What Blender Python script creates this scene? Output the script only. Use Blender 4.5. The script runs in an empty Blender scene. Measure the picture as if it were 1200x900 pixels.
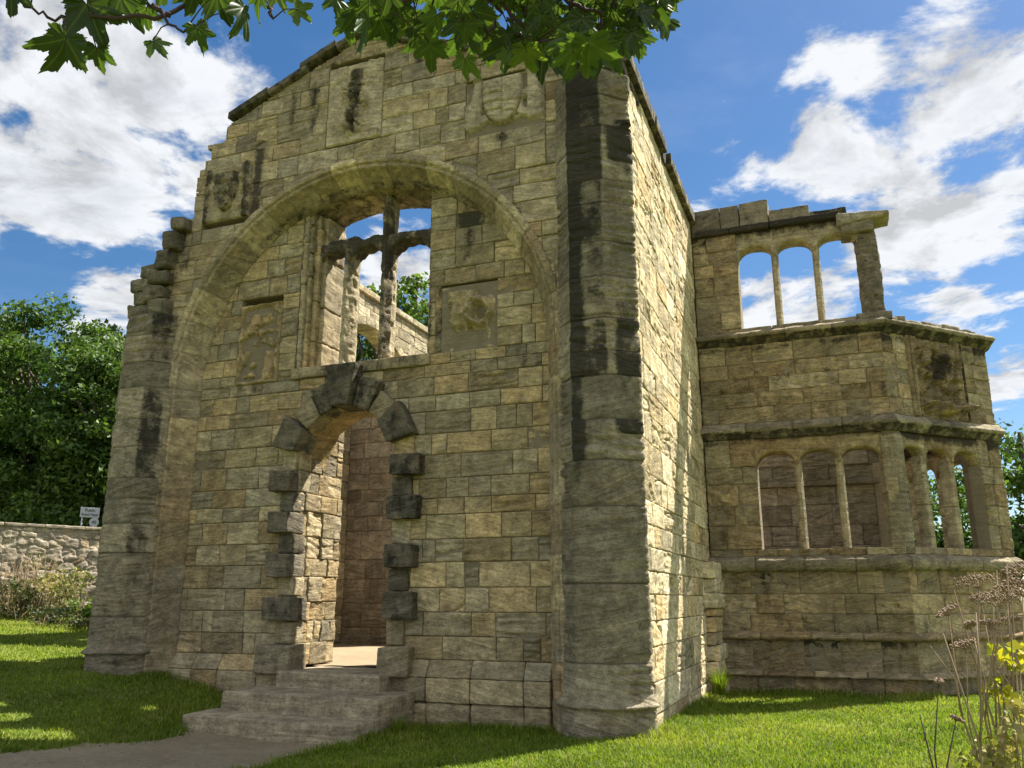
import bpy, math, random
import numpy as np
from mathutils import Vector

random.seed(7)
RNG = np.random.default_rng(11)
S = bpy.context.scene
COL = S.collection

# ------------------------------------------------------------------ camera frame (metres; wall corner of the ruin at the origin)
F_PX, PITCH, EYE = 970.0, math.radians(14.56), 1.5
CAM = np.array([1.556 * EYE, -7.171 * EYE, EYE])
FX, FY = -0.36, 0.933
def ray(px, py):
    u, v = px - 600, 450 - py
    f = F_PX * math.cos(PITCH) - v * math.sin(PITCH)
    up = F_PX * math.sin(PITCH) + v * math.cos(PITCH)
    return np.array([u * FY + f * FX, -u * FX + f * FY, up]), f
def at(px, py, dist):
    d, f = ray(px, py)
    return CAM + d / f * dist

# ------------------------------------------------------------------ noise
def _h(ix, iy, iz, seed):
    with np.errstate(over='ignore'):
        n = (ix.astype(np.uint32) * np.uint32(374761393) + iy.astype(np.uint32) * np.uint32(668265263)
             + iz.astype(np.uint32) * np.uint32(2246822519) + np.uint32((seed * 3266489917) & 0xffffffff))
        n = (n ^ (n >> np.uint32(13))) * np.uint32(1274126177)
        n = (n ^ (n >> np.uint32(15))) * np.uint32(2654435761)
        n = n ^ (n >> np.uint32(16))
    return n.astype(np.float32) / np.float32(4294967296.0)
def vn(x, y, z, seed=0):
    x = np.asarray(x, dtype=np.float64); y = np.asarray(y, dtype=np.float64); z = np.asarray(z, dtype=np.float64)
    x, y, z = np.broadcast_arrays(x, y, z)
    ix = np.floor(x); iy = np.floor(y); iz = np.floor(z)
    fx = x - ix; fy = y - iy; fz = z - iz
    fx = fx * fx * (3 - 2 * fx); fy = fy * fy * (3 - 2 * fy); fz = fz * fz * (3 - 2 * fz)
    ix = ix.astype(np.int64) & 0xffffffff; iy = iy.astype(np.int64) & 0xffffffff; iz = iz.astype(np.int64) & 0xffffffff
    r = 0
    for a in (0, 1):
        wx = fx if a else 1 - fx
        for b in (0, 1):
            wy = fy if b else 1 - fy
            for c in (0, 1):
                wz = fz if c else 1 - fz
                r = r + wx * wy * wz * _h(ix + a, iy + b, iz + c, seed)
    return r * 2 - 1
def fbm(x, y, z, octv=3, seed=0):
    r = 0; a = 0.6; f = 1.0
    for i in range(octv):
        r = r + a * vn(x * f, y * f, z * f, seed + i * 13)
        a *= 0.5; f *= 2.03
    return r
def sstep(a, b, x):
    t = np.clip((x - a) / (b - a), 0, 1)
    return t * t * (3 - 2 * t)

# ------------------------------------------------------------------ mesh builder
class MB:
    def __init__(s):
        s.v = []; s.f4 = []; s.f3 = []; s.a = []; s.n = 0
    def add(s, v, quads=None, tris=None, attr=(0.5, 0.5, 0, 0)):
        v = np.asarray(v, dtype=np.float32).reshape(-1, 3)
        a = np.asarray(attr, dtype=np.float32)
        if a.ndim == 1:
            a = np.tile(a, (len(v), 1))
        if quads is not None and len(quads):
            s.f4.append(np.asarray(quads, dtype=np.int64).reshape(-1, 4) + s.n)
        if tris is not None and len(tris):
            s.f3.append(np.asarray(tris, dtype=np.int64).reshape(-1, 3) + s.n)
        s.v.append(v); s.a.append(a); s.n += len(v)
    def build(s, name, mat, parent=None, smooth=True):
        v = np.concatenate(s.v); a = np.concatenate(s.a)
        q = np.concatenate(s.f4) if s.f4 else np.zeros((0, 4), np.int64)
        t = np.concatenate(s.f3) if s.f3 else np.zeros((0, 3), np.int64)
        me = bpy.data.meshes.new(name)
        me.vertices.add(len(v)); me.vertices.foreach_set('co', v.ravel())
        loops = np.concatenate([q.ravel(), t.ravel()]).astype(np.int32)
        me.loops.add(len(loops)); me.loops.foreach_set('vertex_index', loops)
        starts = np.concatenate([np.arange(len(q)) * 4, len(q) * 4 + np.arange(len(t)) * 3]).astype(np.int32)
        me.polygons.add(len(q) + len(t)); me.polygons.foreach_set('loop_start', starts)
        me.polygons.foreach_set('use_smooth', np.full(len(q) + len(t), smooth, dtype=bool))
        me.update(calc_edges=True)
        at_ = me.attributes.new('st', 'FLOAT_COLOR', 'POINT')
        at_.data.foreach_set('color', a.astype(np.float32).ravel())
        me.materials.append(mat)
        o = bpy.data.objects.new(name, me); COL.objects.link(o)
        if parent is not None:
            o.parent = parent
            if parent.type == 'EMPTY' or parent.parent is not None or True:
                o.matrix_parent_inverse = parent_world(parent).inverted()
        return o
def parent_world(p):
    m = p.matrix_basis.copy()
    q = p
    while q.parent is not None:
        m = q.parent.matrix_basis @ q.matrix_parent_inverse @ m
        q = q.parent
    return m
def tag(o, label=None, cat=None, group=None, kind=None):
    if label: o['label'] = label
    if cat: o['category'] = cat
    if group: o['group'] = group
    if kind: o['kind'] = kind
    return o
def empty(name, loc):
    o = bpy.data.objects.new(name, None); COL.objects.link(o); o.location = loc
    o.empty_display_size = 0.2
    return o
def gridq(nu, nv, flip=False):
    i = np.arange(nu - 1)[:, None]; j = np.arange(nv - 1)[None, :]
    a = (i * nv + j).ravel(); b = ((i + 1) * nv + j).ravel()
    q = np.stack([a, b, b + 1, a + 1], 1)
    return q[:, ::-1] if flip else q

# ------------------------------------------------------------------ stone blocks with six worn faces
def _lines(L, n, r):
    e = min(r / L, 0.25)
    return np.concatenate([[0, e * 0.45], np.linspace(e, 1 - e, max(2, n)), [1 - e * 0.45, 1]])
def hexblock(mb, c, res=0.06, rnd=0.018, amp=0.008, freq=6.0, bed=0.0, attr=(0.5, 0.5, 0, 0), seed=1, bedf=22.0, maxn=40):
    """c: 8 corners, index = x + 2y + 4z"""
    c = np.asarray(c, dtype=np.float64).reshape(2, 2, 2, 3)   # [z][y][x]
    L = [np.linalg.norm(c[:, :, 1] - c[:, :, 0], axis=-1).mean(), np.linalg.norm(c[:, 1] - c[:, 0], axis=-1).mean(), np.linalg.norm(c[1] - c[0], axis=-1).mean()]
    rnd = min(rnd, min(L) * 0.3)
    ls = [_lines(L[k], min(maxn, int(L[k] / res)), rnd) for k in range(3)]
    n = [len(l) for l in ls]
    idx = -np.ones(n, dtype=np.int64)
    I, J, K = np.meshgrid(*[np.arange(k) for k in n], indexing='ij')
    on = (I == 0) | (I == n[0] - 1) | (J == 0) | (J == n[1] - 1) | (K == 0) | (K == n[2] - 1)
    idx[on] = np.arange(on.sum())
    s = np.stack([ls[0][I[on]], ls[1][J[on]], ls[2][K[on]]], 1)
    Lm = np.array(L); p = s * Lm
    q = np.clip(p, rnd, Lm - rnd); d = p - q
    dl = np.linalg.norm(d, axis=1, keepdims=True); dn = d / np.maximum(dl, 1e-9)
    t = (q + dn * rnd) / Lm
    x, y, z = t[:, 0:1], t[:, 1:2], t[:, 2:3]
    w = ((c[0, 0, 0] * (1 - x) + c[0, 0, 1] * x) * (1 - y) + (c[0, 1, 0] * (1 - x) + c[0, 1, 1] * x) * y) * (1 - z) \
        + ((c[1, 0, 0] * (1 - x) + c[1, 0, 1] * x) * (1 - y) + (c[1, 1, 0] * (1 - x) + c[1, 1, 1] * x) * y) * z
    ax = [c[:, :, 1].mean((0, 1)) - c[:, :, 0].mean((0, 1)), c[:, 1].mean((0, 1)) - c[:, 0].mean((0, 1)), c[1].mean((0, 1)) - c[0].mean((0, 1))]
    ax = np.stack([a / np.linalg.norm(a) for a in ax])
    nw = dn @ ax
    disp = amp * fbm(w[:, 0] * freq, w[:, 1] * freq, w[:, 2] * freq, 4, seed)
    if bed:
        b = fbm(w[:, 0] * 2, w[:, 1] * 2, w[:, 2] * bedf + 0.6 * w[:, 0], 3, seed + 5)
        disp = disp - bed * np.clip(b + 0.1, 0, 1)
    w = w + nw * disp[:, None]
    qs = []
    for axis in range(3):
        for side in (0, n[axis] - 1):
            sl = [slice(None)] * 3; sl[axis] = side
            g = idx[tuple(sl)]
            a, b, cc, dd = g[:-1, :-1], g[1:, :-1], g[1:, 1:], g[:-1, 1:]
            qq = np.stack([a.ravel(), b.ravel(), cc.ravel(), dd.ravel()], 1)
            if (side == 0) != (axis == 1):
                qq = qq[:, ::-1]
            qs.append(qq)
    mb.add(w, np.concatenate(qs), attr=attr)
def box8(x0, x1, y0, y1, z0, z1):
    return [(x, y, z) for z in (z0, z1) for y in (y0, y1) for x in (x0, x1)]
def fbox(O, U, N, u0, u1, d0, d1, z0, z1):
    """box in a wall frame: u along the wall, d outwards (d0 back, d1 front)"""
    O, U, N = map(np.array, (O, U, N)); Z = np.array([0, 0, 1.])
    # keep right-handed: x=U, y=-N (front first), z
    return [O + U * u + N * d + Z * z for z in (z0, z1) for d in (d1, d0) for u in (u0, u1)]
def rattr(soot=0.0, lo=0, hi=1):
    return (random.uniform(lo, hi), random.random(), soot, 0)
BQ = np.array([[0, 1, 5, 4], [1, 3, 7, 5], [3, 2, 6, 7], [2, 0, 4, 6], [4, 5, 7, 6], [0, 2, 3, 1]])
def rawbox(mb, c8, attr):
    c = np.asarray(c8); # split vertices so that flat faces keep flat normals
    v = c[BQ.ravel()]
    mb.add(v, np.arange(24).reshape(6, 4), attr=attr)

# ------------------------------------------------------------------ coursed masonry
def rows_between(z0, z1, lo, hi, rng):
    out = []; z = z0
    while z1 - z > 1e-3:
        h = rng.uniform(lo, hi)
        rem = z1 - z
        if rem < hi * 1.15: h = rem
        elif rem - h < lo * 0.8: h = rem / 2
        out.append((z, z + h)); z += h
    return out
def masonry(mb, O, U, N, rows, u0, u1, holes=(), keep=None, cell=None, res=0.05, rv=.016, lens=(0.4, 0.95), seed=1, thick=0.4,
            bedded=0.35, rough=0.006, off=0.007, soot=None, gap=0.006, hue=(0, 1), pits=0.0):
    rng = random.Random(seed)
    O, U, N = (np.array(a, dtype=float) for a in (O, U, N)); Zv = np.array([0, 0, 1.])
    PU, PV, DP, R1, R2, BED, TILT, SD, RG, PT = ([] for _ in range(10))
    quads = []; n = 0
    flip = np.dot(np.cross(U, Zv), N) < 0
    for (c, d) in rows:
        mid = (c + d) / 2
        iv = [(u0, u1)]
        for (ha, hb, hc, hd) in holes:
            if hc < mid < hd:
                nx = []
                for (a, b) in iv:
                    if hb <= a or ha >= b: nx.append((a, b)); continue
                    if ha - a > 0.02: nx.append((a, ha))
                    if b - hb > 0.02: nx.append((hb, b))
                iv = nx
        for (a, b) in iv:
            x = a
            first = True
            while b - x > 1e-4:
                w = rng.uniform(*lens) * (1.0 if rng.random() > .2 else .55)
                if first: w *= rng.uniform(.5, 1.0); first = False
                if b - x < lens[0] * 1.4: w = b - x
                elif b - x - w < lens[0] * 0.5: w = (b - x) * rng.uniform(.4, .6)
                xa, xb = x, x + w; x = xb
                if keep and not keep((xa + xb) / 2, mid, xa, xb, c, d): continue
                def ln(p, q, res):
                    m = max(2, int((q - p - 2 * gap) / res))
                    h = gap / 2
                    return np.concatenate([[p + h, p + h + .003, p + h + .010], np.linspace(p + h + .022, q - h - .022, m), [q - h - .010, q - h - .003, q - h]])
                lu, lv = ln(xa, xb, res), ln(c, d, max(rv, res * .3))
                nu, nv = len(lu), len(lv)
                dd = np.zeros((nu, nv))
                ring = np.minimum(np.minimum(np.arange(nu), np.arange(nu)[::-1])[:, None], np.minimum(np.arange(nv), np.arange(nv)[::-1])[None, :])
                wear = rng.uniform(.3, 1.5)
                dd = np.where(ring == 0, -.034, np.where(ring == 1, -.009 * wear, np.where(ring == 2, -.003 * wear, 0))) + (ring > 0) * rng.uniform(-off, off)
                uu, vv = np.meshgrid(lu, lv, indexing='ij')
                q = gridq(nu, nv, flip)
                if cell is not None:
                    cu = (uu[:-1, :-1] + uu[1:, 1:]) / 2; cv = (vv[:-1, :-1] + vv[1:, 1:]) / 2
                    m = cell(cu, cv)
                    if not m.any(): continue
                    q = q[m.ravel()]
                quads.append(q + n)
                k = nu * nv; n += k
                PU.append(uu.ravel()); PV.append(vv.ravel()); DP.append(dd.ravel())
                r1, r2 = rng.uniform(*hue), rng.random()
                isb = rng.random() < bedded
                for lst, val in ((R1, r1), (R2, r2), (BED, rng.uniform(.012, .034) if isb else rng.uniform(0.001, .007)), (TILT, rng.uniform(-.5, .5) if rng.random() < .35 else rng.uniform(-.05, .05)),
                                 (SD, rng.random() * 97), (RG, rough * rng.uniform(.8, 2.6)), (PT, pits if rng.random() < .3 else 0)):
                    lst.append(np.full(k, val))
                # solid body behind the face
                segs = [(c, d, xa, xb)]
                if cell is not None:
                    segs = []
                    ns = max(1, int(round((d - c) / .04)))
                    for i in range(ns):
                        v0 = c + (d - c) * i / ns; v1 = c + (d - c) * (i + 1) / ns
                        us = np.linspace(xa, xb, 30)
                        mk = cell((us[1:] + us[:-1]) / 2, np.full(29, (v0 + v1) / 2))
                        if mk.any():
                            ii = np.nonzero(mk)[0]
                            segs.append((v0, v1, us[ii[0]], us[ii[-1] + 1]))
                for (v0, v1, a0, a1) in segs:
                    rawbox(mb, fbox(O, U, N, a0, a1, -thick, -.030, v0, v1), (r1, r2, 0, 1.0))
    if not quads: return
    PU, PV, DP, R1, R2, BED, TILT, SD, RG, PT = (np.concatenate(x) for x in (PU, PV, DP, R1, R2, BED, TILT, SD, RG, PT))
    inner = DP > -.03
    vv = PV + TILT * PU
    b = fbm(PU * 1.4 + SD, vv * 20 + SD, SD, 3, seed)
    b2 = vn(PU * 2.2 + SD * 2, PV * 2.2, SD, seed + 3)
    r = fbm(PU * 9 + SD, PV * 12, SD, 3, seed + 7)
    fz = 1 - np.abs(fbm(PU * .9 + SD, vv * 8 + SD * 3, SD * 2, 2, seed + 21)) * 7
    fz = np.clip(fz, 0, 1) ** 1.5 * np.clip(vn(PU * 2.6 + SD, PV * 3.0, SD, seed + 23) + .35, 0, 1)
    disp = DP + inner * (RG * r - BED * np.clip(b + .25, 0, 1) * np.clip(b2 + .7, 0, 1) - (BED * 2.2 + .006) * fz)
    if pits:
        pn = vn(PU * 13 + SD, PV * 13, SD, seed + 9)
        disp = disp - inner * PT * np.clip(pn - .15, 0, 1)
    W = O + PU[:, None] * U + PV[:, None] * Zv + disp[:, None] * N
    so = soot(W[:, 0], W[:, 1], W[:, 2], R1, R2) if soot else np.zeros(len(PU))
    A = np.stack([R1, R2, np.clip(so, 0, 1), np.where(DP < -.03, 1.0, 0.0)], 1)
    mb.add(W, np.concatenate(quads), attr=A)

def sweep(mb, path, prof, seed=1, amp=0.004, joints=None, closed=False, attrf=None, bed=0, flip=False, res=None):
    """path: list of (origin, outdir, updir) frames; prof: list of (out, up)"""
    P = np.array([[o + a * p + b * q for (p, q) in prof] for (o, a, b) in path])
    nu, nv = P.shape[:2]
    du = np.gradient(P, axis=0); dv = np.gradient(P, axis=1)
    nn = np.cross(du, dv); nn /= np.maximum(np.linalg.norm(nn, axis=-1, keepdims=True), 1e-9)
    if flip: nn = -nn
    x, y, z = P[..., 0], P[..., 1], P[..., 2]
    disp = amp * fbm(x * 7, y * 7, z * 7, 4, seed)
    if bed: disp = disp - bed * np.clip(fbm(x * 1.3, y * 1.3, z * 17, 3, seed + 4), 0, 1)
    if joints is not None: disp = disp - joints[:, None]
    P = P + nn * disp[..., None]
    a = attrf(P) if attrf else np.tile(np.array([.5, .5, 0, 0]), (nu * nv, 1))
    mb.add(P.reshape(-1, 3), gridq(nu, nv, flip), attr=a.reshape(-1, 4))

def tube(mb, pts, rad, sides=6, attr=(0.5, 0.5, 0, 0), cap=True):
    pts = np.array(pts, dtype=float); rad = np.broadcast_to(np.array(rad, dtype=float), (len(pts),))
    d = np.gradient(pts, axis=0); d /= np.maximum(np.linalg.norm(d, axis=1, keepdims=True), 1e-9)
    ref = np.array([0, 0, 1.]) if abs(d[:, 2].mean()) < .8 else np.array([1., 0, 0])
    a = np.cross(d, ref); a /= np.maximum(np.linalg.norm(a, axis=1, keepdims=True), 1e-9)
    b = np.cross(d, a)
    t = np.linspace(0, 2 * np.pi, sides, endpoint=False)
    ring = a[:, None, :] * np.cos(t)[None, :, None] + b[:, None, :] * np.sin(t)[None, :, None]
    v = pts[:, None, :] + ring * rad[:, None, None]
    n = len(pts); q = []
    for i in range(n - 1):
        for j in range(sides):
            k = (j + 1) % sides
            q.append((i * sides + j, (i + 1) * sides + j, (i + 1) * sides + k, i * sides + k))
    tr = []
    if cap:
        for j in range(1, sides - 1):
            tr.append((0, j, j + 1)); tr.append(((n - 1) * sides, (n - 1) * sides + j + 1, (n - 1) * sides + j))
    mb.add(v.reshape(-1, 3), q, tr, attr=attr)

# ------------------------------------------------------------------ materials
def nt(name):
    m = bpy.data.materials.new(name); m.use_nodes = True
    t = m.node_tree; t.nodes.clear()
    out = t.nodes.new('ShaderNodeOutputMaterial')
    return m, t, out
class G:
    """small node-graph helper"""
    def __init__(s, t): s.t = t
    def n(s, typ, **kw):
        x = s.t.nodes.new(typ)
        for k, v in kw.items(): setattr(x, k, v)
        return x
    def l(s, a, b): s.t.links.new(a, b)
    def val(s, sock, v):
        if hasattr(v, 'is_linked') or hasattr(v, 'links'): s.l(v, sock)
        else: sock.default_value = v
    def math(s, op, a, b=0.0, c=None, clamp=False):
        x = s.n('ShaderNodeMath', operation=op, use_clamp=clamp)
        s.val(x.inputs[0], a); s.val(x.inputs[1], b)
        if c is not None: s.val(x.inputs[2], c)
        return x.outputs[0]
    def vmath(s, op, a, b):
        x = s.n('ShaderNodeVectorMath', operation=op)
        s.val(x.inputs[0], a)
        if op == 'SCALE': s.val(x.inputs[3], b)
        else: s.val(x.inputs[1], b)
        return x.outputs['Value'] if op in ('DOT_PRODUCT', 'LENGTH') else x.outputs[0]
    def noise(s, vec, scale, detail=4, rough=.55, dist=0.0):
        x = s.n('ShaderNodeTexNoise'); s.l(vec, x.inputs['Vector'])
        x.inputs['Scale'].default_value = scale; x.inputs['Detail'].default_value = detail
        x.inputs['Roughness'].default_value = rough; x.inputs['Distortion'].default_value = dist
        return x.outputs['Fac']
    def ramp(s, fac, stops, interp='LINEAR'):
        x = s.n('ShaderNodeValToRGB'); s.val(x.inputs[0], fac)
        e = x.color_ramp.elements; x.color_ramp.interpolation = interp
        while len(e) < len(stops): e.new(0.5)
        for i, (p, c) in enumerate(stops):
            e[i].position = p; e[i].color = (c, c, c, 1) if not hasattr(c, '__len__') else (*c, 1)
        return x.outputs[0]
    def mix(s, fac, a, b, mode='MIX'):
        x = s.n('ShaderNodeMix', data_type='RGBA', blend_type=mode)
        s.val(x.inputs[0], fac)
        for sock, v in ((x.inputs[6], a), (x.inputs[7], b)):
            if hasattr(v, '__len__') and not hasattr(v, 'links'): sock.default_value = (*v, 1) if len(v) == 3 else v
            else: s.l(v, sock)
        return x.outputs[2]
    def smooth(s, x, a, b):
        m = s.n('ShaderNodeMapRange', interpolation_type='SMOOTHSTEP')
        s.val(m.inputs[0], x); m.inputs[1].default_value = a; m.inputs[2].default_value = b
        return m.outputs[0]

def stone(name, cols, soot_bias=0.0, streak=0.4, green=0.25, bump=0.6, mortar=(.20, .17, .115), gain=1.0, streak_col=(.045, .042, .036), speck=.7):
    m, t, out = nt(name); g = G(t)
    p = g.n('ShaderNodeBsdfPrincipled'); g.l(p.outputs[0], out.inputs[0])
    p.inputs['Roughness'].default_value = .92; p.inputs['Specular IOR Level'].default_value = .15
    pos = g.n('ShaderNodeNewGeometry').outputs['Position']
    at_ = g.n('ShaderNodeAttribute', attribute_name='st')
    sep = g.n('ShaderNodeSeparateColor'); g.l(at_.outputs['Color'], sep.inputs[0])
    r1, r2, so = sep.outputs[0], sep.outputs[1], sep.outputs[2]; mort = at_.outputs['Alpha']
    # bedding coordinates: shifted and tilted block by block
    sh = g.n('ShaderNodeCombineXYZ'); g.l(g.math('MULTIPLY', r1, 31.0), sh.inputs[0]); g.l(g.math('MULTIPLY', r2, 57.0), sh.inputs[1]); g.l(g.math('MULTIPLY', r2, 19.0), sh.inputs[2])
    sp = g.n('ShaderNodeSeparateXYZ'); g.l(pos, sp.inputs[0])
    tilt = g.math('MULTIPLY', g.math('SUBTRACT', r2, .5), .7)
    zt = g.math('ADD', sp.outputs[2], g.math('MULTIPLY', g.math('ADD', sp.outputs[0], sp.outputs[1]), tilt))
    cb = g.n('ShaderNodeCombineXYZ'); g.l(sp.outputs[0], cb.inputs[0]); g.l(sp.outputs[1], cb.inputs[1]); g.l(zt, cb.inputs[2])
    pb = g.vmath('ADD', g.vmath('MULTIPLY', cb.outputs[0], (1.3, 1.3, 17.0)), sh.outputs[0])
    bed = g.noise(pb, 1.0, 5, .6, .6)
    lo = g.noise(pos, .55, 4, .6)
    mid = g.noise(g.vmath('ADD', pos, sh.outputs[0]), 4.5, 6, .68)
    mid2 = g.noise(g.vmath('MULTIPLY', pos, (1, 1, 1.8)), 15, 5, .72)
    fine = g.noise(pos, 55, 3, .7)
    grain = g.noise(pos, 160, 2, .8)
    k = len(cols)
    base = g.ramp(r1, [(i / (k - 1), c) for i, c in enumerate(cols)])
    v = g.math('MULTIPLY', g.math('MULTIPLY_ADD', r2, .36, .82), g.math('MULTIPLY_ADD', mid, 1.5, .25))
    v = g.math('MULTIPLY', v, g.math('MULTIPLY_ADD', bed, .95, .53))
    v = g.math('MULTIPLY', v, g.math('MULTIPLY_ADD', fine, .60, .70))
    v = g.math('MULTIPLY', v, g.math('MULTIPLY_ADD', grain, .40, .80))
    v = g.math('MULTIPLY', v, g.math('MULTIPLY_ADD', mid2, 1.1, .45))
    v = g.math('MULTIPLY', g.math('POWER', v, 1.55), gain * 1.08)
    sc = g.n('ShaderNodeVectorMath', operation='SCALE'); g.l(base, sc.inputs[0]); g.l(v, sc.inputs[3])
    col = sc.outputs[0]
    # iron staining and pale leached patches
    iron = g.smooth(g.noise(g.vmath('ADD', pos, (9.1, 3.3, 4.7)), 2.6, 5, .6), .55, .75)
    col = g.mix(g.math('MULTIPLY', iron, .35), col, (.30, .165, .065), 'MIX')
    pale = g.smooth(g.noise(g.vmath('ADD', pos, (2.2, 7.7, 1.1)), 3.4, 6, .65), .56, .74)
    col = g.mix(g.math('MULTIPLY', pale, .4), col, (.40, .36, .27), 'MIX')
    gr = g.smooth(lo, .42, .72)
    col = g.mix(g.math('MULTIPLY', gr, green), col, (.20, .17, .11))
    # rain streaks
    ps = g.vmath('MULTIPLY', pos, (3.6, 3.6, .30))
    st = g.smooth(g.noise(ps, 1.0, 5, .62), .56, .76)
    st = g.math('MULTIPLY', st, g.smooth(mid, .3, .6))
    col = g.mix(g.math('MULTIPLY', st, streak), col, streak_col)
    # fine scattered black weathering
    spk = g.math('MULTIPLY', g.smooth(g.noise(g.vmath('MULTIPLY', pos, (1, 1, 1.5)), 9.0, 6, .7), .55, .68), g.smooth(g.noise(g.vmath('ADD', pos, (4.4, 8.1, 2.9)), 1.3, 4, .6), .42, .66))
    col = g.mix(g.math('MULTIPLY', spk, speck), col, (.035, .032, .026))
    # soot crust
    sn = g.math('ADD', g.math('MULTIPLY', g.noise(g.vmath('MULTIPLY', pos, (3.0, 3.0, 2.2)), 1.6, 7, .66), .62), g.math('MULTIPLY', mid2, .38))
    sf = g.math('ADD', g.math('ADD', so, soot_bias), g.math('MULTIPLY', g.math('SUBTRACT', sn, .5), 2.0))
    sf = g.smooth(sf, .30, .66)
    sf = g.math('MULTIPLY', sf, g.math('MULTIPLY_ADD', mid, .5, .68, clamp=True))
    col = g.mix(g.math('MULTIPLY', sf, .93), col, (.020, .019, .017))
    col = g.mix(g.math('MULTIPLY', mort, .75), col, mortar)
    hs_ = g.n('ShaderNodeHueSaturation'); hs_.inputs['Saturation'].default_value = .94; g.l(col, hs_.inputs['Color'])
    g.l(hs_.outputs[0], p.inputs['Base Color'])
    hgt = g.math('ADD', g.math('MULTIPLY', bed, 1.0), g.math('ADD', g.math('MULTIPLY', mid2, .8), g.math('ADD', g.math('MULTIPLY', mid, .9), g.math('MULTIPLY', fine, .45))))
    bp = g.n('ShaderNodeBump'); bp.inputs['Strength'].default_value = bump; bp.inputs['Distance'].default_value = .06
    g.l(hgt, bp.inputs['Height']); g.l(bp.outputs[0], p.inputs['Normal'])
    return m
OCH = (.36, .255, .115); BUF = (.36, .285, .155); GRB = (.285, .245, .15); BRN = (.27, .185, .09); GRY = (.235, .21, .14); PAL = (.44, .375, .24)
M_FRONT = stone('front_stone', [(.30, .25, .165), (.33, .27, .17), BUF, (.34, .26, .14), (.26, .22, .155), BUF, (.30, .21, .11), (.31, .26, .17)], green=.4, streak=.6, gain=1.0)
M_PANEL = stone('panel_stone', [(.285, .24, .145), (.32, .26, .15), (.34, .27, .145), (.36, .255, .115), (.26, .225, .145), (.34, .265, .14), (.33, .235, .11), (.29, .25, .16)], green=.3, streak=.35, gain=1.0)
M_PIL = stone('pilaster_stone', [(.26, .225, .15), (.31, .26, .165), (.28, .24, .16), (.335, .28, .18)], green=.45, streak=.55, bump=1.0, gain=1.0)
M_SIDE = stone('side_stone', [BUF, PAL, OCH, PAL, BUF, GRB], green=.05, streak=.18, speck=.45, bump=.5, gain=1.30)
M_BAY = stone('bay_stone', [(.31, .23, .12), (.30, .245, .145), (.27, .19, .095), (.33, .265, .15), (.29, .205, .10), (.29, .24, .145)], green=.35, streak=.6, bump=.9, gain=1.2, mortar=(.30, .26, .18))
M_INNER = stone('inner_stone', [BUF, PAL, GRB, BUF], green=.1, streak=.15, gain=1.1)
M_RED = stone('red_stone', [(.21, .18, .13), (.24, .205, .15), (.19, .155, .11), (.25, .22, .165)], green=.2, streak=.6, gain=1.0)
M_DARK = stone('dark_stone', [(.20, .17, .115), (.24, .205, .14), (.17, .15, .105)], green=.3, streak=.5, gain=.85, bump=1.0)
M_MUL = stone('mullion_stone', [(.36, .30, .185), (.33, .27, .17)], green=.2, streak=.25, gain=1.0)
M_STEP = stone('step_stone', [(.32, .265, .17), (.29, .24, .155)], green=.10, streak=.3, bump=.5)
M_RUB = stone('rubble_stone', [(.40, .34, .25), (.33, .28, .205), (.46, .40, .30), (.38, .29, .18)], green=.1, streak=.1, mortar=(.45, .41, .34))

def leafmat(name, stops, trans=.35, spec=.3, rough=.55, vary=.3):
    m, t, out = nt(name); g = G(t)
    at_ = g.n('ShaderNodeAttribute', attribute_name='st')
    sep = g.n('ShaderNodeSeparateColor'); g.l(at_.outputs['Color'], sep.inputs[0])
    col = g.ramp(sep.outputs[0], stops)
    pos = g.n('ShaderNodeNewGeometry').outputs['Position']
    nz = g.noise(pos, 1.1, 3, .6)
    v = g.math('MULTIPLY', g.math('MULTIPLY_ADD', sep.outputs[1], vary * 2, 1 - vary), g.math('MULTIPLY_ADD', nz, .7, .65))
    sc = g.n('ShaderNodeVectorMath', operation='SCALE'); g.l(col, sc.inputs[0]); g.l(v, sc.inputs[3])
    p = g.n('ShaderNodeBsdfPrincipled'); g.l(sc.outputs[0], p.inputs['Base Color'])
    p.inputs['Roughness'].default_value = rough; p.inputs['Specular IOR Level'].default_value = spec
    tr = g.n('ShaderNodeBsdfTranslucent')
    tc = g.mix(1.0, sc.outputs[0], (1.25, 1.35, .55), 'MULTIPLY'); g.l(tc, tr.inputs[0])
    mx = g.n('ShaderNodeMixShader'); mx.inputs[0].default_value = trans
    g.l(p.outputs[0], mx.inputs[1]); g.l(tr.outputs[0], mx.inputs[2]); g.l(mx.outputs[0], out.inputs[0])
    return m
M_GRASS = leafmat('grass_blades', [(0, (.095, .15, .014)), (.5, (.165, .23, .022)), (.85, (.24, .28, .04)), (1, (.31, .26, .11))], trans=.4, spec=.2)
M_LEAF_A = leafmat('broadleaf', [(0, (.035, .075, .014)), (.5, (.065, .125, .022)), (1, (.12, .18, .035))], trans=.35)
M_LEAF_B = leafmat('dark_conifer', [(0, (.018, .042, .016)), (1, (.04, .075, .025))], trans=.15)
M_LEAF_Y = leafmat('yellow_weed', [(0, (.12, .16, .03)), (.5, (.26, .25, .06)), (1, (.33, .27, .12))], trans=.3)
M_LEAF_SH = leafmat('dark_shrub', [(0, (.03, .045, .018)), (.6, (.055, .075, .02)), (1, (.14, .11, .06))], trans=.2)
M_LEAF_W = leafmat('weed_leaf', [(0, (.05, .10, .018)), (1, (.12, .18, .03))], trans=.35)
M_YEL = leafmat('yellowing_leaf', [(0, (.22, .26, .03)), (1, (.50, .40, .04))], trans=.4)

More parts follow.
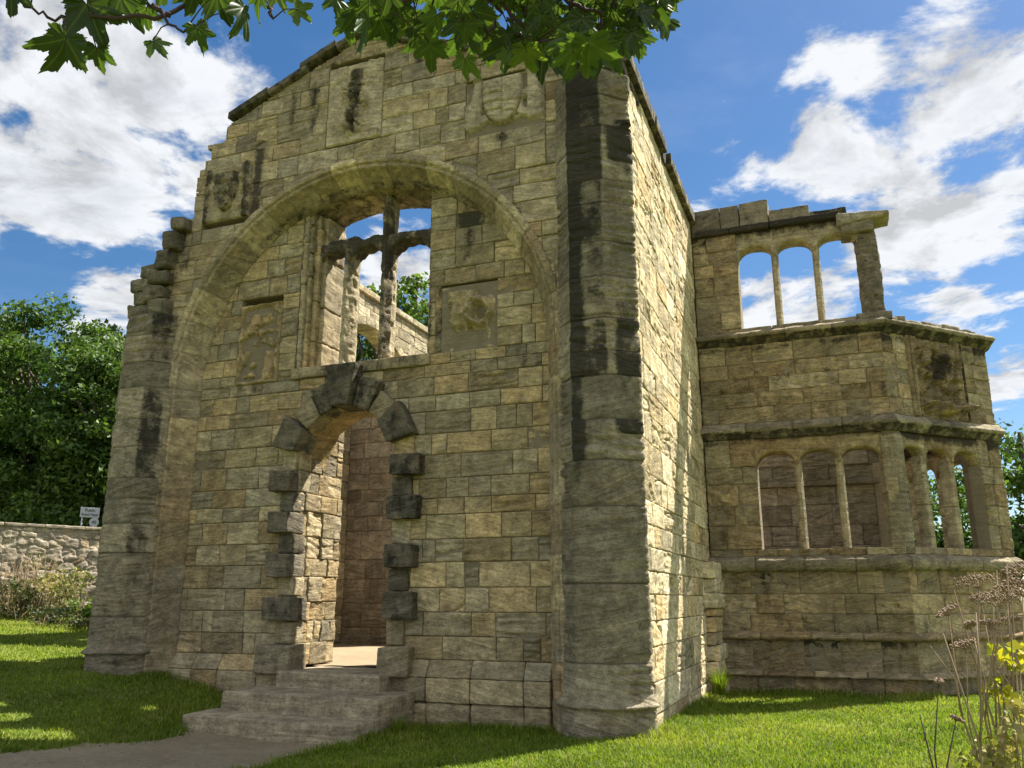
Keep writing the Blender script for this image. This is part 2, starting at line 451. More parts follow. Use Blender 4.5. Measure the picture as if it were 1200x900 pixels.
def plainmat(name, col, rough=.8, noise=.35, scale=12, spec=.2, bump=.2):
    m, t, out = nt(name); g = G(t)
    p = g.n('ShaderNodeBsdfPrincipled'); g.l(p.outputs[0], out.inputs[0])
    pos = g.n('ShaderNodeNewGeometry').outputs['Position']
    nz = g.noise(pos, scale, 5, .65)
    sc = g.n('ShaderNodeVectorMath', operation='SCALE'); sc.inputs[0].default_value = col
    g.l(g.math('MULTIPLY_ADD', nz, noise * 2, 1 - noise), sc.inputs[3]); g.l(sc.outputs[0], p.inputs['Base Color'])
    p.inputs['Roughness'].default_value = rough; p.inputs['Specular IOR Level'].default_value = spec
    bp = g.n('ShaderNodeBump'); bp.inputs['Strength'].default_value = bump; bp.inputs['Distance'].default_value = .02
    g.l(nz, bp.inputs['Height']); g.l(bp.outputs[0], p.inputs['Normal'])
    return m
M_BARK = plainmat('bark', (.10, .08, .06), noise=.5, scale=9, bump=.6)
M_TWIG = plainmat('twig_bark', (.055, .035, .035), noise=.3, scale=40)
M_STALK = plainmat('dry_stalk', (.23, .165, .10), noise=.4, scale=30)
M_DARKSTALK = plainmat('dark_stalk', (.075, .055, .04), noise=.4, scale=30)
M_SEED = plainmat('dry_seed', (.23, .165, .115), noise=.45, scale=60)
M_WHITE = plainmat('sign_white', (.50, .53, .56), rough=.5, noise=.05)
M_BLACK = plainmat('sign_black', (.02, .02, .025), rough=.6, noise=.1)
M_POST = plainmat('grey_post', (.25, .26, .27), rough=.5, noise=.1)
M_REDR = plainmat('sign_red', (.45, .03, .03), rough=.5, noise=.05)

def ground_mat(name, cols, scales=(1.2, 9, 60), bump=.5, litter=None):
    m, t, out = nt(name); g = G(t)
    p = g.n('ShaderNodeBsdfPrincipled'); g.l(p.outputs[0], out.inputs[0])
    p.inputs['Roughness'].default_value = .95; p.inputs['Specular IOR Level'].default_value = .1
    pos = g.n('ShaderNodeNewGeometry').outputs['Position']
    a = g.noise(pos, scales[0], 5, .65); b = g.noise(pos, scales[1], 6, .7); c = g.noise(pos, scales[2], 4, .75)
    f = g.math('ADD', g.math('MULTIPLY', a, .5), g.math('ADD', g.math('MULTIPLY', b, .35), g.math('MULTIPLY', c, .25)))
    k = len(cols)
    col = g.ramp(f, [(.30 + .45 * i / (k - 1), x) for i, x in enumerate(cols)])
    if litter:
        vo = g.n('ShaderNodeTexVoronoi'); g.l(pos, vo.inputs['Vector']); vo.inputs['Scale'].default_value = 26
        lf = g.math('MULTIPLY', g.smooth(vo.outputs['Distance'], .34, .2), g.smooth(b, .5, .62))
        col = g.mix(g.math('MULTIPLY', lf, .7), col, litter)
    g.l(col, p.inputs['Base Color'])
    bp = g.n('ShaderNodeBump'); bp.inputs['Strength'].default_value = bump; bp.inputs['Distance'].default_value = .04
    g.l(g.math('ADD', b, g.math('MULTIPLY', c, .6)), bp.inputs['Height']); g.l(bp.outputs[0], p.inputs['Normal'])
    return m
M_LAWN = ground_mat('lawn_soil', [(.06, .085, .014), (.10, .135, .02), (.14, .165, .03), (.19, .165, .075)])
M_PATH = ground_mat('path_earth', [(.165, .128, .075), (.23, .185, .115), (.29, .24, .155), (.37, .31, .21)], litter=(.36, .31, .22))
M_FLOOR = ground_mat('floor_earth', [(.22, .165, .10), (.30, .235, .15), (.36, .29, .19)])

# ------------------------------------------------------------------ terrain
def gz(x, y):
    x = np.asarray(x, float); y = np.asarray(y, float)
    wall = np.interp(x, [-60, -20, -16.9, -13, -9.2, -8, -6.9, -6.1, -4.8, -3.5, -1.5, 0, 1.5, 8, 60], [1.5, 1.25, 1.1, .78, .40, .32, .10, -.24, -.30, -.26, -.19, -.12, -.06, -.05, .3])
    front = np.interp(x, [-60, -20, -12, -8, -6, -3.5, 0, 10, 60], [1.2, .9, .55, .15, -.24, -.28, -.18, -.08, .2])
    w = sstep(-3.6, -.3, y)
    z = front * (1 - w) + wall * w
    z = z - .08 * sstep(.5, 5.5, y) * sstep(-.5, .5, x)
    z = z + .25 * sstep(2, 14, y) * sstep(-9, -14, x)
    z = z + .035 * fbm(x * .45, y * .45, 0, 2, 3) * sstep(0, 1, np.abs(x + 4) + np.abs(y) * .3)
    return z

lines_x = np.concatenate([np.linspace(-700, -60, 12)[:-1], np.linspace(-60, -16, 30)[:-1], np.linspace(-16, 10, 190)[:-1], np.linspace(10, 50, 26)[:-1], np.linspace(50, 700, 12)])
lines_y = np.concatenate([np.linspace(-300, -30, 8)[:-1], np.linspace(-30, -12, 14)[:-1], np.linspace(-12, 13, 180)[:-1], np.linspace(13, 60, 30)[:-1], np.linspace(60, 900, 14)])
gx, gy = np.meshgrid(lines_x, lines_y, indexing='ij')
mb = MB(); mb.add(np.stack([gx, gy, gz(gx, gy)], -1).reshape(-1, 3), gridq(len(lines_x), len(lines_y)))
tag(mb.build('ground', M_LAWN), 'grassy lawn rising gently towards the old wall', 'ground', kind='structure')

# worn earth path in front of the steps
PL = [(-6.15, -.55), (-6.1, -1.0), (-5.85, -1.4), (-6.0, -2.24), (-6.33, -3.06), (-6.5, -3.6), (-6.65, -4.2), (-7.2, -6.6), (-7.5, -7.5)]
PR = [(-3.50, -.85), (-3.68, -1.2), (-3.76, -1.95), (-3.78, -2.79), (-3.70, -3.75), (-3.9, -5.4), (-4.2, -7.5)]
def path_d(x, y):
    """>0 inside the path"""
    yl = [p[1] for p in PL][::-1]; xl = [p[0] for p in PL][::-1]
    yr = [p[1] for p in PR][::-1]; xr = [p[0] for p in PR][::-1]
    a = x - np.interp(y, yl, xl); b = np.interp(y, yr, xr) - x
    wob = .10 * vn(x * 2.3, y * 2.3, 0, 5) + .05 * vn(x * 7, y * 7, 0, 6)
    d = np.minimum(np.minimum(a, b), -.35 - y) + wob
    return d
nx_, ny_ = 170, 150
px_, py_ = np.meshgrid(np.linspace(-10.5, -2.8, nx_), np.linspace(-7.2, -.3, ny_), indexing='ij')
pd = path_d(px_, py_)
mb = MB(); pz = gz(px_, py_) + .008 + .010 * fbm(px_ * 5, py_ * 5, 0, 3, 8)
q = gridq(nx_, ny_); cen = pd.ravel()[q].min(1) > -.02
mb.add(np.stack([px_, py_, pz], -1).reshape(-1, 3), q[cen])
tag(mb.build('path', M_PATH), 'bare trodden earth path leading to the stone steps', 'path', kind='structure')

rng_ = np.random.default_rng(5); mb = MB(); n = 2600
x = rng_.uniform(-8, -3.2, n); y = rng_.uniform(-6.5, -.7, n); k = path_d(x, y) > .02 - .1 * rng_.random(n); x, y = x[k], y[k]
for xi, yi in zip(x, y):
    z = float(gz(xi, yi)) + .022; a = rng_.uniform(0, 6.28); q = rng_.uniform(.006, .02); w = q * rng_.uniform(.35, .8)
    c_, s_ = math.cos(a), math.sin(a); e = rng_.uniform(.0, .012)
    v = [(xi + q * c_, yi + q * s_, z), (xi - w * s_, yi + w * c_, z + e), (xi - q * c_, yi - q * s_, z + .002), (xi + w * s_, yi - w * c_, z + e * .5), (xi, yi, z + .6 * w)]
    mb.add(v, tris=[(0, 1, 4), (1, 2, 4), (2, 3, 4), (3, 0, 4)], attr=(rng_.random(), rng_.random(), 0, 0))
M_LIT = leafmat('dry_litter', [(0, (.12, .09, .06)), (.5, (.24, .19, .12)), (1, (.34, .28, .19))], trans=.05)
tag(mb.build('path_litter', M_LIT, smooth=False), 'dry leaf scraps and small stones lying on the earth path', 'litter', kind='stuff')

# ------------------------------------------------------------------ the ruin
RUIN = tag(empty('ruined_hall', (-4.6, .5, 0)), 'roofless sandstone ruin with great arch, carved shields and corner bay window', 'ruin')
CX, CZ, RO, RI = -4.62, 5.08, 3.52, 3.21

# --- front wall: spandrels (y = 0)
def topline(x):
    return np.where(x < CX, 11.05 - .40 * (CX - x), 11.05 - .41 * (x - CX))
LX = [-9.3, -8.80, -8.62, -8.45, -8.25, -8.10, -8.02, -7.93, -7.80, -7.50, -7.42, -7.38]
LZ = [6.0, 6.35, 7.15, 7.45, 7.80, 8.30, 9.00, 9.50, 9.72, 9.78, 10.1, 12.0]
def ragged(u, v):
    k = np.floor((u + .05 * np.sign(vn(v * 4.1, v * 0, 2, 5))) / .13); c = np.floor(v / .31)
    return np.interp(k * .13 + .05 * vn(k * 1.7, c * 2.3, 0, 9), LX, LZ) > c * .31 + .16
def cell_front(u, v):
    r = np.where(v > CZ, np.hypot(u - CX, v - CZ), np.abs(u - CX))
    return (r > RO - .03) & (v < topline(u)) & ragged(u, v)
def soot_front(x, y, z, r1, r2):
    s = .30 * sstep(9.0, 10.8, z) * (r2 > .45)
    for (cx, w, zt, zb, k) in ((-6.65, .14, 9.6, 7.6, .75), (-6.0, .10, 10.5, 9.3, .5), (-5.55, .12, 10.6, 9.2, .5), (-5.2, .1, 10.9, 10.2, .7), (-2.0, .17, 8.75, 8.3, .75), (-3.5, .2, 10.6, 9.8, .35), (-2.05, .12, 7.7, 7.25, .8), (-1.9, .2, 8.3, 8.1, .3)):
        s = s + k * np.exp(-((x - cx) / w) ** 2) * sstep(zb, zb + .25, z) * sstep(zt, zt - .3, z)
    s = s + .55 * sstep(-7.6, -8.3, x) * sstep(6.3, 7.5, z)
    return s
mb = MB(); R = random.Random(3)
masonry(mb, (0, 0, 0), (1, 0, 0), (0, -1, 0), rows_between(4.9, 11.1, .24, .40, R), -8.75, -.05, holes=[(-5.27, -4.17, 9.02, 10.55), (-2.62, -1.27, 8.52, 9.62), (-7.80, -6.78, 8.02, 9.1)],
        cell=cell_front, seed=21, thick=1.0, soot=soot_front, bedded=.6, off=.007, lens=(.38, .9))
mb.build('front_wall', M_FRONT, RUIN)

# --- recessed infill panel (y = .45)
YP = .45
WIN = (-5.93, -3.42, 5.24, 9.0)
DX0, DX1, DC, DR, DZS = -5.72, -3.95, -4.835, .885, 3.62
def cell_panel(u, v):
    r = np.where(v > CZ, np.hypot(u - CX, v - CZ), np.abs(u - CX))
    door = np.where(v > DZS, np.hypot(u - DC, v - DZS) < DR + .05, (u > DX0 - .03) & (u < DX1 + .03) & (v > .3))
    return (r < RI + .10) & ~door
def soot_panel(x, y, z, r1, r2):
    s = .55 * np.exp(-((x + 2.75) / .16) ** 2) * sstep(6.5, 6.9, z) * sstep(8.2, 7.4, z)
    s = s + (r1 > .95) * .38 * (z > 2) + .6 * np.exp(-((x + 3.42) / .1) ** 2) * sstep(5.3, 5.6, z) * sstep(7.0, 6.4, z)
    s = s + .5 * np.exp(-((z - 5.12) / .12) ** 2) * sstep(-5.4, -4.9, x) * sstep(-3.3, -3.8, x)
    return s
mb = MB(); R = random.Random(5)
rws = [(-.3, .02), (.02, .40)] + rows_between(.66, 5.06, .24, .37, R) + [(5.06, 5.24)] + rows_between(5.24, 8.4, .24, .36, R)
masonry(mb, (0, YP, 0), (1, 0, 0), (0, -1, 0), rws[2:], -7.95, -1.30, holes=[WIN, (-7.12, -6.26, 5.06, 6.52), (-3.30, -2.24, 5.24, 6.33)], cell=cell_panel, seed=33, thick=.8, soot=soot_panel, bedded=.38, off=.006, lens=(.36, .85), rough=.009)
mb.build('infill_wall', M_PANEL, RUIN)
# plinth in two courses with a chamfered top
for (x0, x1) in ((-8.05, -5.58), (-3.98, -1.40)):
    mb = MB(); x = x0
    while x < x1 - .01:
        w = random.uniform(.5, .9); w = x1 - x if x1 - x - w < .35 else w
        hexblock(mb, box8(x + .004, x + w - .004, .335, .60, .10, .42), amp=.010, attr=rattr(), seed=R.randint(0, 999), bed=.006)
        c = np.array(box8(x + .004, x + w - .004, .335, .60, .424, .66)); c[[4, 5], 1] = .448
        hexblock(mb, c, amp=.008, attr=rattr(), seed=R.randint(0, 999), rnd=.025)
        hexblock(mb, box8(x + .004, x + w - .004, .36 + random.uniform(-.03, .03), .60, -.45, .096), amp=.03, freq=4, attr=rattr(.1), seed=R.randint(0, 999), bed=.02, rnd=.04)
        x += w
    mb.build('plinth', M_PANEL, RUIN)

# --- great arch: chamfered order swept up both jambs and round the head
prof = [(3.60, .02), (3.60, -.012), (3.585, -.022), (3.50, -.022), (3.488, -.012), (3.478, .018), (3.47, .028), (3.458, .018), (3.44, .012), (3.42, .022), (3.405, .045), (3.40, .07)]
prof += [(3.40 - .16 * i / 9, .07 + .31 * i / 9) for i in range(1, 10)] + [(3.225, .40), (3.21, .43), (3.21, .46)] + [(3.21, .46 + .8 * i / 14) for i in range(1, 15)]
path = []; sj = []; s = 0.0; blk = []
def jj(s, L=.55):
    return s
zs = np.arange(.30, CZ, .03)
st = []
for z in zs: path.append((np.array([CX, 0, z]), np.array([-1., 0, 0]), np.array([0, 1., 0]))); st.append(z)
na = 360
for i in range(na + 1):
    th = math.pi - math.pi * i / na
    path.append((np.array([CX, 0, CZ]), np.array([math.cos(th), 0, math.sin(th)]), np.array([0, 1., 0]))); st.append(CZ + RO * math.pi * i / na)
for z in np.arange(CZ - .03, -.18, -.03):
    path.append((np.array([CX, 0, z]), np.array([1., 0, 0]), np.array([0, 1., 0]))); st.append(CZ + RO * math.pi + (CZ - z))
st = np.array(st); path = [(o, a, b) for (o, a, b) in path]
jl = []; x = .30
Rj = random.Random(8)
while x < st[-1]: x += Rj.uniform(.42, .8); jl.append(x)
jl = np.array(jl)
jd = np.abs(st[:, None] - jl[None, :]).min(1)
bi = np.searchsorted(jl, st)
rr = np.random.default_rng(4).random((len(jl) + 2, 2))
joints = .012 * np.exp(-(jd / .014) ** 2) + (rr[bi, 0] - .5) * .008
def arch_attr(P):
    nu, nv = P.shape[:2]
    a = np.zeros((nu, nv, 4)); a[..., 0] = rr[bi, 0][:, None]; a[..., 1] = rr[bi, 1][:, None]
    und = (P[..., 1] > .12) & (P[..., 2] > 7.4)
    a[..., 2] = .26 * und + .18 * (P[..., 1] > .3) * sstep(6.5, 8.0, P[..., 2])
    a[..., 3] = (.5 * np.exp(-(jd / .010) ** 2))[:, None]
    return a
mb = MB()
sweep(mb, path, prof, seed=9, amp=.016, joints=joints, attrf=arch_attr, bed=.014, flip=True)
mb.build('arch', M_FRONT, RUIN)

# --- half-octagonal pilasters with moulded bases
def pilaster(pts, z0, z1, seed, sootf, name, side):
    P = np.array(pts, float)
    # resample perimeter
    seg = []; tt = []
    for i in range(len(P) - 1):
        L = np.linalg.norm(P[i + 1] - P[i]); n = max(2, int(L / .03))
        for k in range(n): seg.append(P[i] + (P[i + 1] - P[i]) * k / n)
    seg.append(P[-1]); seg = np.array(seg)
    ctr = np.array([P[:, 0].mean(), .35])
    outd = seg - ctr; outd /= np.linalg.norm(outd, axis=1, keepdims=True)
    Rr = random.Random(seed)
    jz = [z0]
    while jz[-1] < z1:
        h = Rr.uniform(.75, 1.05) if jz[-1] < 2.0 else Rr.uniform(.34, .62)
        jz.append(jz[-1] + h)
    jz = np.array(jz[1:])
    zz = np.arange(z0, z1 + .01, .018)
    jd = np.abs(zz[:, None] - jz[None, :]).min(1); bi = np.searchsorted(jz, zz)
    r2 = np.random.default_rng(seed).random((len(jz) + 2, 2))
    h = zz - z0
    hb = h - .10; base = .030 * sstep(.30, .27, hb) + .065 * np.exp(-((hb - .335) / .038) ** 2) + .03 * sstep(.54, .38, hb) * sstep(.27, .32, hb)
    nu, nv = len(seg), len(zz)
    V = np.zeros((nv, nu, 3)); V[..., 2] = zz[:, None]
    V[..., 0] = seg[None, :, 0] + outd[None, :, 0] * base[:, None]; V[..., 1] = seg[None, :, 1] + outd[None, :, 1] * base[:, None]
    X, Y, Z = V[..., 0], V[..., 1], V[..., 2]
    disp = .014 * fbm(X * 5, Y * 5, Z * 6, 4, seed) - .048 * np.clip(1 - np.abs(fbm(X * .8 + r2[bi, 0][:, None] * 50, Y * .8, Z * 7.5, 3, seed + 2)) * 4.5, 0, 1) * np.clip(vn(X * 1.6, Y * 1.6, Z * 1.7, seed + 5) * 1.5 + .35, .08, 1) - .018 * np.clip(fbm(X * 1.5, Y * 1.5, Z * 15, 2, seed + 12), 0, 1) * sstep(.5, 1.6, h)[:, None]
    disp = disp - .020 * np.exp(-(jd / .011) ** 2)[:, None] * (h > .5)[:, None] + ((r2[bi, 1] - .5) * .012)[:, None]
    V[..., 0] += outd[None, :, 0] * disp; V[..., 1] += outd[None, :, 1] * disp
    a = np.zeros((nv, nu, 4)); a[..., 0] = r2[bi, 0][:, None]; a[..., 1] = r2[bi, 1][:, None]
    so_ = sootf(X, Y, Z); a[..., 2] = np.clip(so_ + (so_ > .06) * (r2[bi, 1] - .5)[:, None] * .5, 0, 1); a[..., 3] = (.45 * np.exp(-(jd / .008) ** 2))[:, None]
    mb = MB(); mb.add(V.reshape(-1, 3), gridq(nv, nu, True), attr=a.reshape(-1, 4))
    # broken flat top
    top = V[-1]; c = np.append(ctr, z1); n = len(top)
    mb.add(np.vstack([top, c]), tris=[(i, i + 1, n) for i in range(n - 1)], attr=(.3, .3, .6, 0))
    return mb.build(name, M_PIL, RUIN)
def soot_right(x, y, z):
    front = sstep(-.86, -.83, x) * sstep(-.31, -.35, x)
    s = front * (.14 + .40 * sstep(3.4, 6.5, z)) * sstep(1.8, 3.4, z) + .55 * front * sstep(-.60, -.74, x) * sstep(1.9, 3, z) + .2 * vn(x * 2, y * 2, z * 1.1, 8)
    s = s + .35 * sstep(7.2, 8.6, z) * sstep(-.95, -.8, x)
    s = s + .50 * sstep(-.30, -.16, x) * (vn(x * 0, y * 0, z * 1.5, 3) > .0) * sstep(1.8, 2.6, z)
    return s
pilaster([(-1.13, .06), (-1.10, -.02), (-.84, -.30), (-.33, -.30), (.035, -.015), (.055, .02), (.05, .09)], -.22, 9.16, 5, soot_right, 'pilaster', 1)
pilaster([(-9.34, .9), (-9.33, .04), (-9.28, -.02), (-8.93, -.30), (-8.38, -.30), (-8.11, -.02), (-8.08, .05), (-8.08, .12)], .24, 6.32, 6,
         lambda x, y, z: .42 * sstep(-8.50, -8.32, x) * sstep(-8.12, -8.2, x) * np.ones_like(z) + .35 * sstep(5.6, 6.3, z), 'pilaster', -1)
mbr = MB()
# broken rubble core above the left pilaster
Rb = random.Random(12)
for (x0, x1, z0, z1) in ((-9.10, -8.62, 6.33, 6.56), (-8.66, -8.25, 6.33, 6.62), (-9.02, -8.72, 6.57, 6.83), (-8.75, -8.35, 6.60, 6.90), (-9.12, -8.66, 6.84, 7.06), (-8.70, -8.30, 6.90, 7.18), (-8.92, -8.55, 7.07, 7.33), (-8.62, -8.28, 7.20, 7.55), (-8.48, -8.14, 7.55, 7.90), (-8.30, -8.0, 7.9, 8.15)):
    d = Rb.uniform(-.05, .05)
    c = np.array(box8(x0, x1, -.22 + d, .8, z0, z1)); c += np.array([[Rb.uniform(-.03, .03) for _ in range(3)] for _ in range(8)])
    hexblock(mbr, c, amp=.03, freq=5, rnd=.05, attr=rattr(.32), seed=Rb.randint(0, 99), bed=.02)
mbr.build('rubble_core', M_DARK, RUIN)
# filling of the wall behind the left pilaster
mb = MB()
masonry(mb, (-9.28, 1.0, 0), (0, -1, 0), (-1, 0, 0), rows_between(.1, 6.2, .28, .4, random.Random(2)), 0, .95, seed=4, thick=1.0)
mb.build('return_wall', M_FRONT, RUIN)

# --- coping of the gable
mb = MB(); Rc = random.Random(4)
def coping_run(xs, y0, y1):
    for (xa, xb, lift) in xs:
        za, zb = float(topline(np.array(xa))), float(topline(np.array(xb)))
        c = [(x, y, z + t + lift) for t in (.0, .13) for y in (y0, y1) for (x, z) in ((xa, za), (xb, zb))]
        hexblock(mb, c, amp=.012, attr=rattr(.45), seed=Rc.randint(0, 99), bed=.01)
coping_run([(-7.36, -6.52, .05), (-6.50, -5.72, .0), (-5.85, -5.12, .10), (-5.10, -4.63, .02), (-4.61, -3.9, .0), (-3.88, -3.1, .01), (-3.08, -2.3, .0), (-2.28, -1.5, .01), (-1.48, -.75, 0), (-.73, .02, .0)], -.10, .95)
mb.build('gable_coping', M_DARK, RUIN)

# --- carved panels
def shield(s, t, w=.46, top=.62, bot=-.72):
    """signed inside distance of a heater shield"""
    k = np.clip((t - bot) / (.25 - bot), 0, 1)
    hw = w * np.sqrt(np.clip(1 - (1 - k) ** 2, 0, 1))
    return np.minimum(np.minimum(hw - np.abs(s), top - t), t - bot)
def relief(O, U, N, u0, u1, v0, v1, fn, mat, sootf=None, res=.016, name='carved_shield', thick=.4, attr=(.5, .5)):
    O, U, N = (np.array(a, float) for a in (O, U, N))
    nu, nv = int((u1 - u0) / res), int((v1 - v0) / res)
    lu, lv = np.linspace(u0 + .006, u1 - .006, nu), np.linspace(v0 + .006, v1 - .006, nv)
    uu, vv = np.meshgrid(lu, lv, indexing='ij')
    s = (uu - (u0 + u1) / 2) / ((u1 - u0) / 2); t = (vv - (v0 + v1) / 2) / ((v1 - v0) / 2)
    d = fn(s, t, uu, vv)
    edge = np.minimum(np.minimum(uu - u0, u1 - uu), np.minimum(vv - v0, v1 - vv))
    d = np.where(edge < .008, -.04, d)
    W = O + uu[..., None] * U + vv[..., None] * np.array([0, 0, 1.]) + d[..., None] * N
    so = sootf(s, t, uu, vv) if sootf else np.zeros_like(uu)
    a = np.zeros((nu, nv, 4)); a[..., 0] = attr[0]; a[..., 1] = attr[1]; a[..., 2] = np.clip(so, 0, 1)
    mb = MB(); flip = np.dot(np.cross(U, (0, 0, 1)), N) < 0
    mb.add(W.reshape(-1, 3), gridq(nu, nv, flip), attr=a.reshape(-1, 4))
    rawbox(mb, fbox(O, U, N, u0, u1, -thick, -.036, v0, v1), (.5, .5, 0, 1))
    return mb.build(name, mat, RUIN)
def rel_crest(s, t, u, v):          # worn standing figure with a shield, upper centre
    n = fbm(u * 8, v * 9, 1.3, 4, 41); n2 = np.abs(fbm(u * 9, v * 8, 4.3, 3, 42)); w = s + .05 * vn(u * 3, v * 3, 0, 46)
    def el(cx, cy, a, b): return np.clip(1.25 - np.hypot((w - cx) / a, (t - cy) / b) * 1.0, 0, 1) ** .6
    fig = np.maximum.reduce([el(.02, .66, .17, .14), el(.0, .22, .30, .34) * .95, el(-.14, -.45, .17, .36) * .85, el(.16, -.42, .15, .34) * .8, el(.32, .02, .15, .2) * .8, el(-.3, .2, .13, .22) * .7, el(.02, .42, .42, .09) * .7])
    d = .17 * fig * (.85 + .45 * n) - .10 * np.exp(-(n2 / .06) ** 2) * (fig > .1)
    side = .07 * np.clip(fbm(u * 5, v * 3.5, 2.2, 3, 44), 0, 1) * (np.abs(s) > .35) * (np.abs(s) < .9)
    return np.maximum(d, side) + .012 * n
relief((0, 0, 0), (1, 0, 0), (0, -1, 0), -5.27, -4.17, 9.02, 10.55, rel_crest, M_FRONT, lambda s, t, u, v: .62 * np.exp(-((s - .04) / .30) ** 4) * sstep(-.9, -.7, t) * sstep(1.0, .8, t), attr=(.15, .7), res=.012)
def rel_shield_crisp(s, t, u, v):
    sd = shield(s + .05, t - .12, .50, .8, -.72)
    base = .11 * sstep(0, .035, sd) + .012 * sstep(.06, .09, sd)
    x = s + .05
    bars = (np.abs(t - .42) < .035) | (np.abs(t - .12) < .03) | (np.abs(t + .14) < .035)
    base = base - .045 * (bars & (sd > .05) & (x < .02)) - .042 * (((np.abs(t - .05) < .03) | (np.abs(t + .28) < .03)) & (sd > .05) & (x >= .02))
    base = base - .018 * ((np.abs(x - .02) < .015) & (sd > 0))
    for (a, b) in ((.2, .55), (.33, .55), (.27, .38)): base = base + .015 * (np.hypot(x - a, (t - b) * .9) < .045)
    wing = .085 * sstep(.52, .60, np.abs(s)) * sstep(.98, .86, np.abs(s) + .15 * t) * sstep(-.75, -.5, t) * (1 - sstep(0.0, .02, sd))
    scal = .085 * sstep(.16, .10, np.abs(np.hypot((np.abs(s) - .62) * 1.1, t + .05) - .32)) * (sd < 0)
    rib = .07 * sstep(.05, .02, np.abs(t + .55 - .35 * np.abs(s))) * (sd < 0) * (np.abs(s) < .9)
    return -.075 * (np.maximum(np.abs(s), np.abs(t)) < .95) + 1.25 * np.maximum(base, np.maximum(wing, np.maximum(scal, rib))) + .006 * fbm(u * 8, v * 8, 0, 3, 51) - .012 * np.clip(fbm(u * 3, v * 22, 0, 2, 52), 0, 1) * (t < -.7)
relief((0, 0, 0), (1, 0, 0), (0, -1, 0), -2.62, -1.27, 8.52, 9.62, rel_shield_crisp, M_FRONT, lambda s, t, u, v: .25 * np.exp(-((s + .02) / .12) ** 2) * sstep(.2, .9, t), attr=(.02, .8))
def rel_left(s, t, u, v):
    sd = shield(s * 1.05, t - .1, .5, .7, -.8)
    d = .13 * sstep(0, .05, sd) - .04 * ((np.abs(t - .25) < .05) | (np.abs(t + .15) < .05)) * (sd > .06)
    d = d + .11 * np.clip(fbm(u * 6, v * 5, .2, 3, 61) + .1, 0, 1) * (sd < 0) + .012 * fbm(u * 9, v * 9, 0, 3, 62)
    return d + .08 * np.exp(-((s - .82) / .12) ** 2) * (.7 + .5 * vn(u * 0, v * 7, 0, 3)) * sstep(-.9, -.6, t)
relief((0, 0, 0), (1, 0, 0), (0, -1, 0), -7.80, -6.78, 8.02, 9.1, rel_left, M_FRONT, lambda s, t, u, v: .25 + .4 * np.exp(-((s - .8) / .16) ** 2) + .3 * np.exp(-((s + .9) / .2) ** 2) + .25 * (shield(s, t, .5) > 0), attr=(.2, .5))
def rel_honey(s, t, u, v):
    n = np.abs(fbm(u * 6.5, v * 5, 3.1, 3, 71)); m = vn(u * 10, v * 8, 1, 72)
    return .03 - .20 * np.clip(.34 - n, 0, .3) * 3 * sstep(.98, .8, np.maximum(np.abs(s), np.abs(t))) + .02 * m
relief((0, YP, 0), (1, 0, 0), (0, -1, 0), -7.12, -6.26, 5.06, 6.52, rel_honey, M_PANEL, attr=(.45, .55))
def rel_worn(s, t, u, v):
    sd = shield(s + .12, t - .12, .48, .72, -.62)
    n = fbm(u * 6, v * 6, .5, 4, 81)
    d = .075 * sstep(-.02, .08, sd) * (.8 + .35 * n)
    d = d + .09 * np.exp(-((np.hypot(s - .45, (t - .1) * .8) - .30) / .10) ** 2) * (.7 + .8 * n)
    d = d - .12 * np.clip(.28 - np.abs(fbm(u * 5, v * 4, 2.5, 3, 83)), 0, .25) * 2.4 * sstep(-.3, -.55, s) * sstep(.8, .4, t)
    d = d - .05 * np.exp(-((np.hypot(s + .1, t + .35)) / .16) ** 2)
    return 2.0 * d - .05 + .04 * n
relief((0, YP, 0), (1, 0, 0), (0, -1, 0), -3.30, -2.24, 5.24, 6.33, rel_worn, M_PANEL, lambda s, t, u, v: .28 * np.exp(-((s + .62) / .25) ** 2) * sstep(.6, .1, t), attr=(.3, .6))

# --- doorway: rusticated quoins and voussoirs
DOOR = MB()
masonry(DOOR, (DX0, 1.80, 0), (0, -1, 0), (1, 0, 0), rows_between(.48, 5.0, .28, .42, random.Random(9)), 0.0, 1.31, seed=14, thick=.25, lens=(.28, .5), bedded=.4, rough=.012, off=.02)
masonry(DOOR, (DX1, .47, 0), (0, 1, 0), (-1, 0, 0), rows_between(.48, 3.7, .28, .42, random.Random(9)), 0, .8, seed=15, thick=.25, lens=(.28, .5), rough=.01)
# soffit of the door arch
th = np.linspace(math.pi, 0, 60)
path = [(np.array([DC, 0, DZS]), np.array([math.cos(a), 0, math.sin(a)]), np.array([0, 1., 0])) for a in th]
sweep(DOOR, path, [(DR + .05, .44)] + [(DR, .46 + .81 * i / 16) for i in range(17)], seed=3, amp=.03, flip=True, attrf=lambda P: np.tile(np.array([.4, .4, .25, 0]), (P.shape[0] * P.shape[1], 1)))
DOORW = DOOR.build('doorway', M_PANEL, RUIN)
Rq = random.Random(31)
def quoin(x0, x1, z0, z1, yf, soot, mat=None, wear=.012, depth=.72):
    mb = MB(); c = np.array(box8(x0, x1, yf, depth, z0 + .006, z1 - .006))
    c += np.array([[Rq.uniform(-.012, .012) for _ in range(3)] for _ in range(8)])
    hexblock(mb, c, res=.035, amp=wear, attr=rattr(soot), seed=Rq.randint(0, 999), rnd=.022, bed=.012)
    mb.build('quoin', mat or M_PANEL, DOORW)
